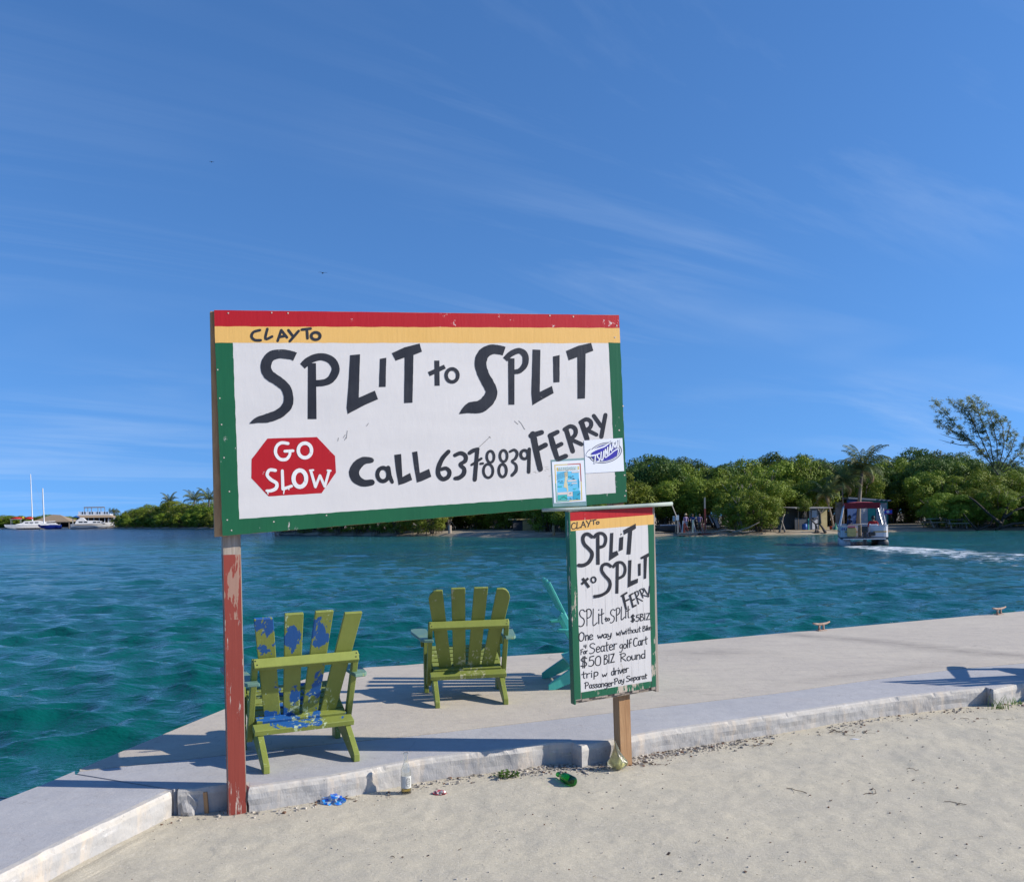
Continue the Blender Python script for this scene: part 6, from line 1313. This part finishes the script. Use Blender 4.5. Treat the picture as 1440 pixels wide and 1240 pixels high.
for s_ in (-1, 1):
    for (y0, y1) in ((.5, 1.65), (1.0, 1.75), (3.6, 4.1), (2.6, 2.6)): k = MB(); k.tube([(s_*1.15, y0, 1.04), (s_*.90, y1, 2.18)], .020, 6); fbuild(k, 'canopy_pole', M['alu'])
k = MB(); k.tube([(1.1, .7, 1.05), (1.02, .9, 1.95)], .015, 6); fbuild(k, 'flag_pole', M['alu'])
fl = MB(); fl.prism([Vector((1.03+.42*a, .9, 1.62+.26*b)) for a, b in ((0, 0), (1, .05), (1, 1.05), (0, 1))], (0, .006, 0)); fl = fbuild(fl, 'flag', simple('flag_blue', (.01, .05, .38), .7))
for z0 in (1.63, 1.85): k = MB(); k.prism([Vector((1.03, .895, z0)), Vector((1.45, .895, z0+.012)), Vector((1.45, .895, z0+.042)), Vector((1.03, .895, z0+.03))], (0, .016, 0)); k.build('flag_stripe', M['red_fabric'], fl)
k = MB(); k.prism([Vector((1.24+.075*math.cos(a*.4), .893, 1.765+.075*math.sin(a*.4))) for a in range(16)], (0, .020, 0)); k.build('flag_disc', M['white_cloth'], fl)
k = MB(); k.box((.52, .95, .86), (.46, .10, .50)); k.box((.52, 1.2, .68), (.46, .5, .12)); fbuild(k, 'driver_seat', M['hull_white'], bevel=.04)
for (x_, y_, w_) in ((-.45, .6, .7), (-.8, 3.0, .5), (.2, 3.6, .6)): k = MB(); k.box((x_, y_, .72), (w_, .5, .5)); k.box((x_, y_-.22, .98), (w_, .10, .28)); fbuild(k, 'bench_seat', M['khaki'] if y_ < 1 else M['hull_white'], bevel=.04)
for i in range(5): k = MB(); k.prism([Vector((-1.13+i*.11, -.012, .84+.05*(i % 2))), Vector((-1.05+i*.11, -.012, .82)), Vector((-1.06+i*.11, -.012, .97))], (0, .01, 0)); fbuild(k, 'painted_flourish', simple('violet_paint', (.06, .03, .30), .6))
Mx = fb.matrix_basis if False else (Matrix.Translation(fb.location) @ Matrix.Rotation(R(-19), 4, 'Z'))
d0 = Mx @ Vector((.52, 1.22, .28)); person(d0, R(-19), 'person in red shirt sitting at the wheel, back to us, on the boat', 'sit', M['red_fabric'], M['navy'], None, 1.75, arms='hold')
d0 = Mx @ Vector((-.62, 2.2, .36)); person(d0, R(40), 'dark-haired person in dark top sitting at the left side of the boat', 'sit', M['navy'], M['navy'], None, 1.70)

# boats and buildings on the left ------------------------------------------
Yc = 325; px = Yc/F
cat_ = empty('sailing_catamaran', W_(41.5, Yc, WZ), R(204), 'white sailing catamaran with bare mast and red sail covers at far left', 'boat')
k = MB()
for s_ in (-1, 1):
    k2 = MB(); boat_hull(k2, 14.6, 1.7, 1.75, n=12); k2.v = [(p[0], p[1]+s_*2.8, p[2]-.1) for p in k2.v]; k2.build('hull', M['white_gel'], cat_, smooth=False)
k = MB(); k.prism([Vector((x, -3.2, z)) for x, z in ((-5.6, 1.5), (4.6, 1.5), (4.2, 1.9), (2.2, 2.3), (1.4, 3.0), (-3.2, 3.1), (-5.2, 2.6))], (0, 6.4, 0)); k.build('cabin', M['white_gel'], cat_, bevel=.1)
for x in (-2.6, -.9, .6): k = MB(); k.box((x, 3.22, 2.45), (1.1, .06, .35)); k.build('window', M['glass_dark'], cat_)
k = MB(); k.tube([(-1.0, 0, 2.9), (-.6, 0, 20.3)], [.20, .15], 10); k.build('mast', M['white_gel'], cat_)
for x0, x1, z_ in ((2.4, 5.9, 4.1), (-1.2, 1.6, 4.05)): k = MB(); k.tube([(x0, 0, z_), ((x0+x1)/2, 0, z_+.08), (x1, 0, z_)], [.30, .42, .28], 8); k.build('sail_cover', M['red_fabric'], cat_, smooth=True)
k = MB(); k.tube([(1.7, 0, 4.2), (2.3, 0, 4.3)], .42, 8); k.build('yellow_sail_bag', simple('yellow_bag', (.6, .45, .04), .7), cat_)
k = MB(); k.box((4.3, 0, 3.75), (3.8, 4.2, .08)); k.build('bimini', M['white_cloth'], cat_)
for x in (2.8, 5.8): 
    for y in (-1.9, 1.9): k = MB(); k.tube([(x, y, 1.5), (x, y, 3.75)], .06, 6); k.build('bimini_post', M['alu'], cat_)
k = MB(); 
for (a, b) in (((-.6, 0, 20.0), (-7.0, 0, 1.8)), ((-.65, 0, 17), (-1.0, 3.4, 1.6)), ((-.65, 0, 17), (-1.0, -3.4, 1.6)), ((-.8, 0, 12), (-5, 0, 1.8))): k.tube([a, b], .025, 4)
k.build('rigging', M['alu'], cat_)['kind'] = 'stuff'
Yb = 315; sb2 = empty('sailboat', W_(71, Yb, WZ), R(204), 'blue-hulled sailboat with a bare white mast right of the catamaran', 'boat')
k = MB(); boat_hull(k, 7.0, 2.2, 1.5, n=12); k.build('hull', simple('royal_blue_hull', (.015, .04, .30), .4), sb2)
k = MB(); k.prism([Vector((x, -.8, z)) for x, z in ((-2.6, 1.45), (3.1, 1.45), (2.6, 2.1), (-1.6, 2.2))], (0, 1.6, 0)); k.build('cabin', M['white_gel'], sb2, bevel=.05)
k = MB(); k.box((0, 1.0, 1.5), (6.4, .1, .18)); k.build('rubbing_strake', M['white_gel'], sb2)
k = MB(); k.tube([(2.0, 0, 1.6), (2.3, 0, 14.6)], [.22, .20], 10); k.build('mast', M['white_gel'], sb2)
k = MB(); k.tube([(2.0, 0, 2.6), (-1.6, 0, 2.8)], .12, 8); k.build('boom', M['white_gel'], sb2)
Yq = 335; pa = empty('thatched_hut', W_(79, Yq), 0, 'open thatched palapa on the pier behind the boats', 'hut'); w2 = 7.4
k = MB(); k.add([(-w2, -4, 2.5), (w2, -4, 2.3), (w2, 4, 2.3), (-w2, 4, 2.5), (-1.2, 0, 5.1), (1.6, 0, 4.9)], [(0, 1, 5, 4), (1, 2, 5), (2, 3, 4, 5), (3, 0, 4), (3, 2, 1, 0)])
k.add([(-w2*1.0, -4.05, 2.15), (w2, -4.05, 2.0), (w2, -4.0, 2.35), (-w2, -4.0, 2.55)], [(0, 1, 2, 3)]); k.build('thatch_roof', M['thatch'], pa)
for x in (-6.6, -3.3, 0, 3.3, 6.6):
    for y in (-3.4, 3.4): k = MB(); k.tube([(x, y, -.6), (x, y, 2.5)], .12, 6); k.build('post', M['pale_wood'], pa)
k = MB(); k.box((0, 3.6, 1.2), (13, .1, 2.0)); k.build('shade_wall', M['dark'], pa)  # near-black sheet paints the shade under the thatch
pier = empty('pier', W_(60, 322), 0, 'long low dark pier running behind the sailing boats', 'pier'); k = MB(); k.box((-1, 0, .08), (52, 3.0, .30)); k.build('deck', M['grey_wood'], pier)
for i in range(14): k = MB(); k.tube([(-26+i*4, -1.3, -1), (-26+i*4, -1.3, .3)], .14, 6); k.build('pile', M['bark'], pier)
Yr = 312; re_ = empty('waterside_restaurant', W_(134, Yr), R(14), 'two-storey white waterside restaurant with thatched eaves and roof terrace', 'building'); q = Yr/F
def rb(name, u0, v0, u1, v1, dy, th, mt): 
    a, b = D(u0, v0, Yr)-re_.location, D(u1, v1, Yr)-re_.location; k = MB(); k.box(((a.x+b.x)/2, dy+th/2, (a.z+b.z)/2), (abs(b.x-a.x), th, abs(a.z-b.z))); return k.build(name, mt, re_)
rb('shade_wall', 107, 728, 152, 742, 4.0, .2, M['dark']); rb('floor', 105, 740.6, 160, 742.5, -1.5, 9, M['grey_wood']); rb('upper_floor', 111, 723.2, 153, 725.2, -.2, 6, M['white_gel'])  # wall behind the columns is near-black to paint the interior's shade
k = MB(); a = D(105, 728.3, Yr)-re_.location; b = D(159, 728.3, Yr)-re_.location; c = D(112, 724.6, Yr)-re_.location; e = D(153, 724.6, Yr)-re_.location
k.add([(a.x, -2.2, a.z), (b.x, -2.2, a.z), (e.x, -.1, c.z), (c.x, -.1, c.z), (a.x, 7, a.z), (b.x, 7, a.z), (e.x, 5, c.z), (c.x, 5, c.z)], [(0, 1, 2, 3), (1, 5, 6, 2), (5, 4, 7, 6), (4, 0, 3, 7), (4, 5, 1, 0)]); k.build('thatched_eaves', M['thatch'], re_)
for u_ in (106, 114, 126, 133, 140, 147, 152, 159): rb('column', u_, 727.8, u_+(1.6 if u_ == 159 else .9), 741.5, -1.6, .25, M['white_gel'])
rb('side_wall', 147.5, 729.5, 152, 738, 3.0, .3, M['white_wall'])
for i in range(13):
    u_ = 112.2+i*3.2; rb('rail_post', u_, 719.0, u_+.75, 724, -.15, .12, M['white_gel'])
    if i < 12: rb('rail_panel', u_+.95, 719.6, u_+3.0, 723.2, -.1, .06, M['dgrey'] if i % 3 else M['white_gel'])
for u_ in (119.3, 123.8, 128.5, 135, 139, 144): rb('pergola_post', u_, 713.4, u_+.8, 720, .1 if u_ % 1 else 2.5, .12, M['grey_wood'])
rb('pergola_beam', 119, 712.8, 145, 713.8, .1, .15, M['grey_wood']); rb('pergola_beam', 119.5, 713.0, 144.5, 713.7, 2.6, .15, M['grey_wood'])
k = MB(); a = D(114, 727, Yr)-re_.location; k.lathe([(1.15, 0), (.6, .3), (0, .45)], 12, Matrix.Translation((a.x, -3.2, a.z))); k.tube([(a.x, -3.2, -.5), (a.x, -3.2, a.z+.3)], .04, 6); o = k.build('blue_umbrella', M['blue_barrel']); o.location = re_.location; tag(o, 'small blue umbrella at the left end of the restaurant eaves', 'umbrella')
Ym = 296; my = empty('motor_yacht', W_(128.5, Ym, WZ), R(22), 'white motor yacht moored in front of the waterside restaurant', 'boat')
k = MB(); boat_hull(k, 12.4, 3.6, 1.7, n=14, sheer=.25, rake=.6); k.build('hull', M['white_gel'], my)
k = MB(); k.prism([Vector((x, -1.45, z)) for x, z in ((-5.0, 1.6), (4.6, 1.75), (3.0, 2.5), (1.4, 2.7), (-1.4, 2.75), (-2.3, 3.7), (-3.2, 3.75), (-4.4, 2.8))], (0, 2.9, 0)); k.build('superstructure', M['white_gel'], my, bevel=.08)
for (x0, x1, z0, z1) in ((-3.7, -2.5, 2.05, 2.5), (-2.2, -1.1, 2.05, 2.5), (.6, 1.6, 2.0, 2.38), (1.9, 2.8, 2.0, 2.35), (3.1, 3.8, 2.0, 2.25)): k = MB(); k.box(((x0+x1)/2, -1.47, (z0+z1)/2), (x1-x0, .06, z1-z0)); k.build('window', M['glass_dark'], my)
k = MB(); k.box((.2, -1.74, 1.35), (10.5, .05, .07)); k.build('hull_stripe', M['gold'], my)
Y = 330; gh = empty('green_roofed_house', W_(161, Y), 0, 'tiny pale house with green roof behind the left shore trees', 'house'); k = MB(); k.box((0, 0, 2.0), (3.4, 3, 4.0)); k.build('wall', M['white_wall'], gh); k = MB(); k.add([(-2.3, -2, 3.6), (2.2, -2, 3.6), (2.2, 2, 3.6), (-2.3, 2, 3.6), (0, -.4, 4.6), (0, .4, 4.6)], [(0, 1, 4), (1, 2, 5, 4), (2, 3, 5), (3, 0, 4, 5), (3, 2, 1, 0)]); k.build('roof', M['turq'], gh)
for u_, lb in ((158.5, 'thin feathery tree left of the green roof'), (163.5, 'thin feathery tree right above the green roof')): tree(X(u_, 326), 326, 0, 6.6, FEA[0], lb, None, .55, name='feathery_tree')
# birds
for (u_, v_, Yd, s_, lb) in ((454, 384, 90, .62, 'larger of two distant dark birds, gliding above the sign'), (297.5, 228, 130, .5, 'tiny distant bird high in the upper left sky')):
    r_ = empty('bird', D(u_, v_, Yd), R(20), lb, 'bird'); k = MB(); k.tube([(-.05, .22, 0), (0, .1, 0), (0, -.08, 0), (0, -.26, .01)], [.01, .05, .05, .015], 6); k.build('body', M['dark'], r_)
    for q in (-1, 1): k = MB(); k.prism([Vector((0, .08, .02)), Vector((q*.24, .12, .10)), Vector((q*s_*.75, -.02, .03)), Vector((q*.24, -.02, .08)), Vector((0, -.06, .02))], (0, 0, -.012)); k.build('wing', M['dark'], r_)

# look-alikes that still share a label are told apart by their order along the shore
ORD = ['first', 'second', 'third', 'fourth', 'fifth', 'sixth', 'seventh', 'eighth', 'ninth', 'tenth', 'eleventh', 'twelfth', 'thirteenth']
seen = {}
for o in bpy.data.objects:
    if o.parent is None and 'group' in o and 'label' in o: seen.setdefault(o['label'], []).append(o)
for lb, L in seen.items():
    if 1 < len(L) <= 13:
        for i, o in enumerate(sorted(L, key=lambda q: q.location.x/q.location.y)): o['label'] = lb+', '+ORD[i]+' from the left'
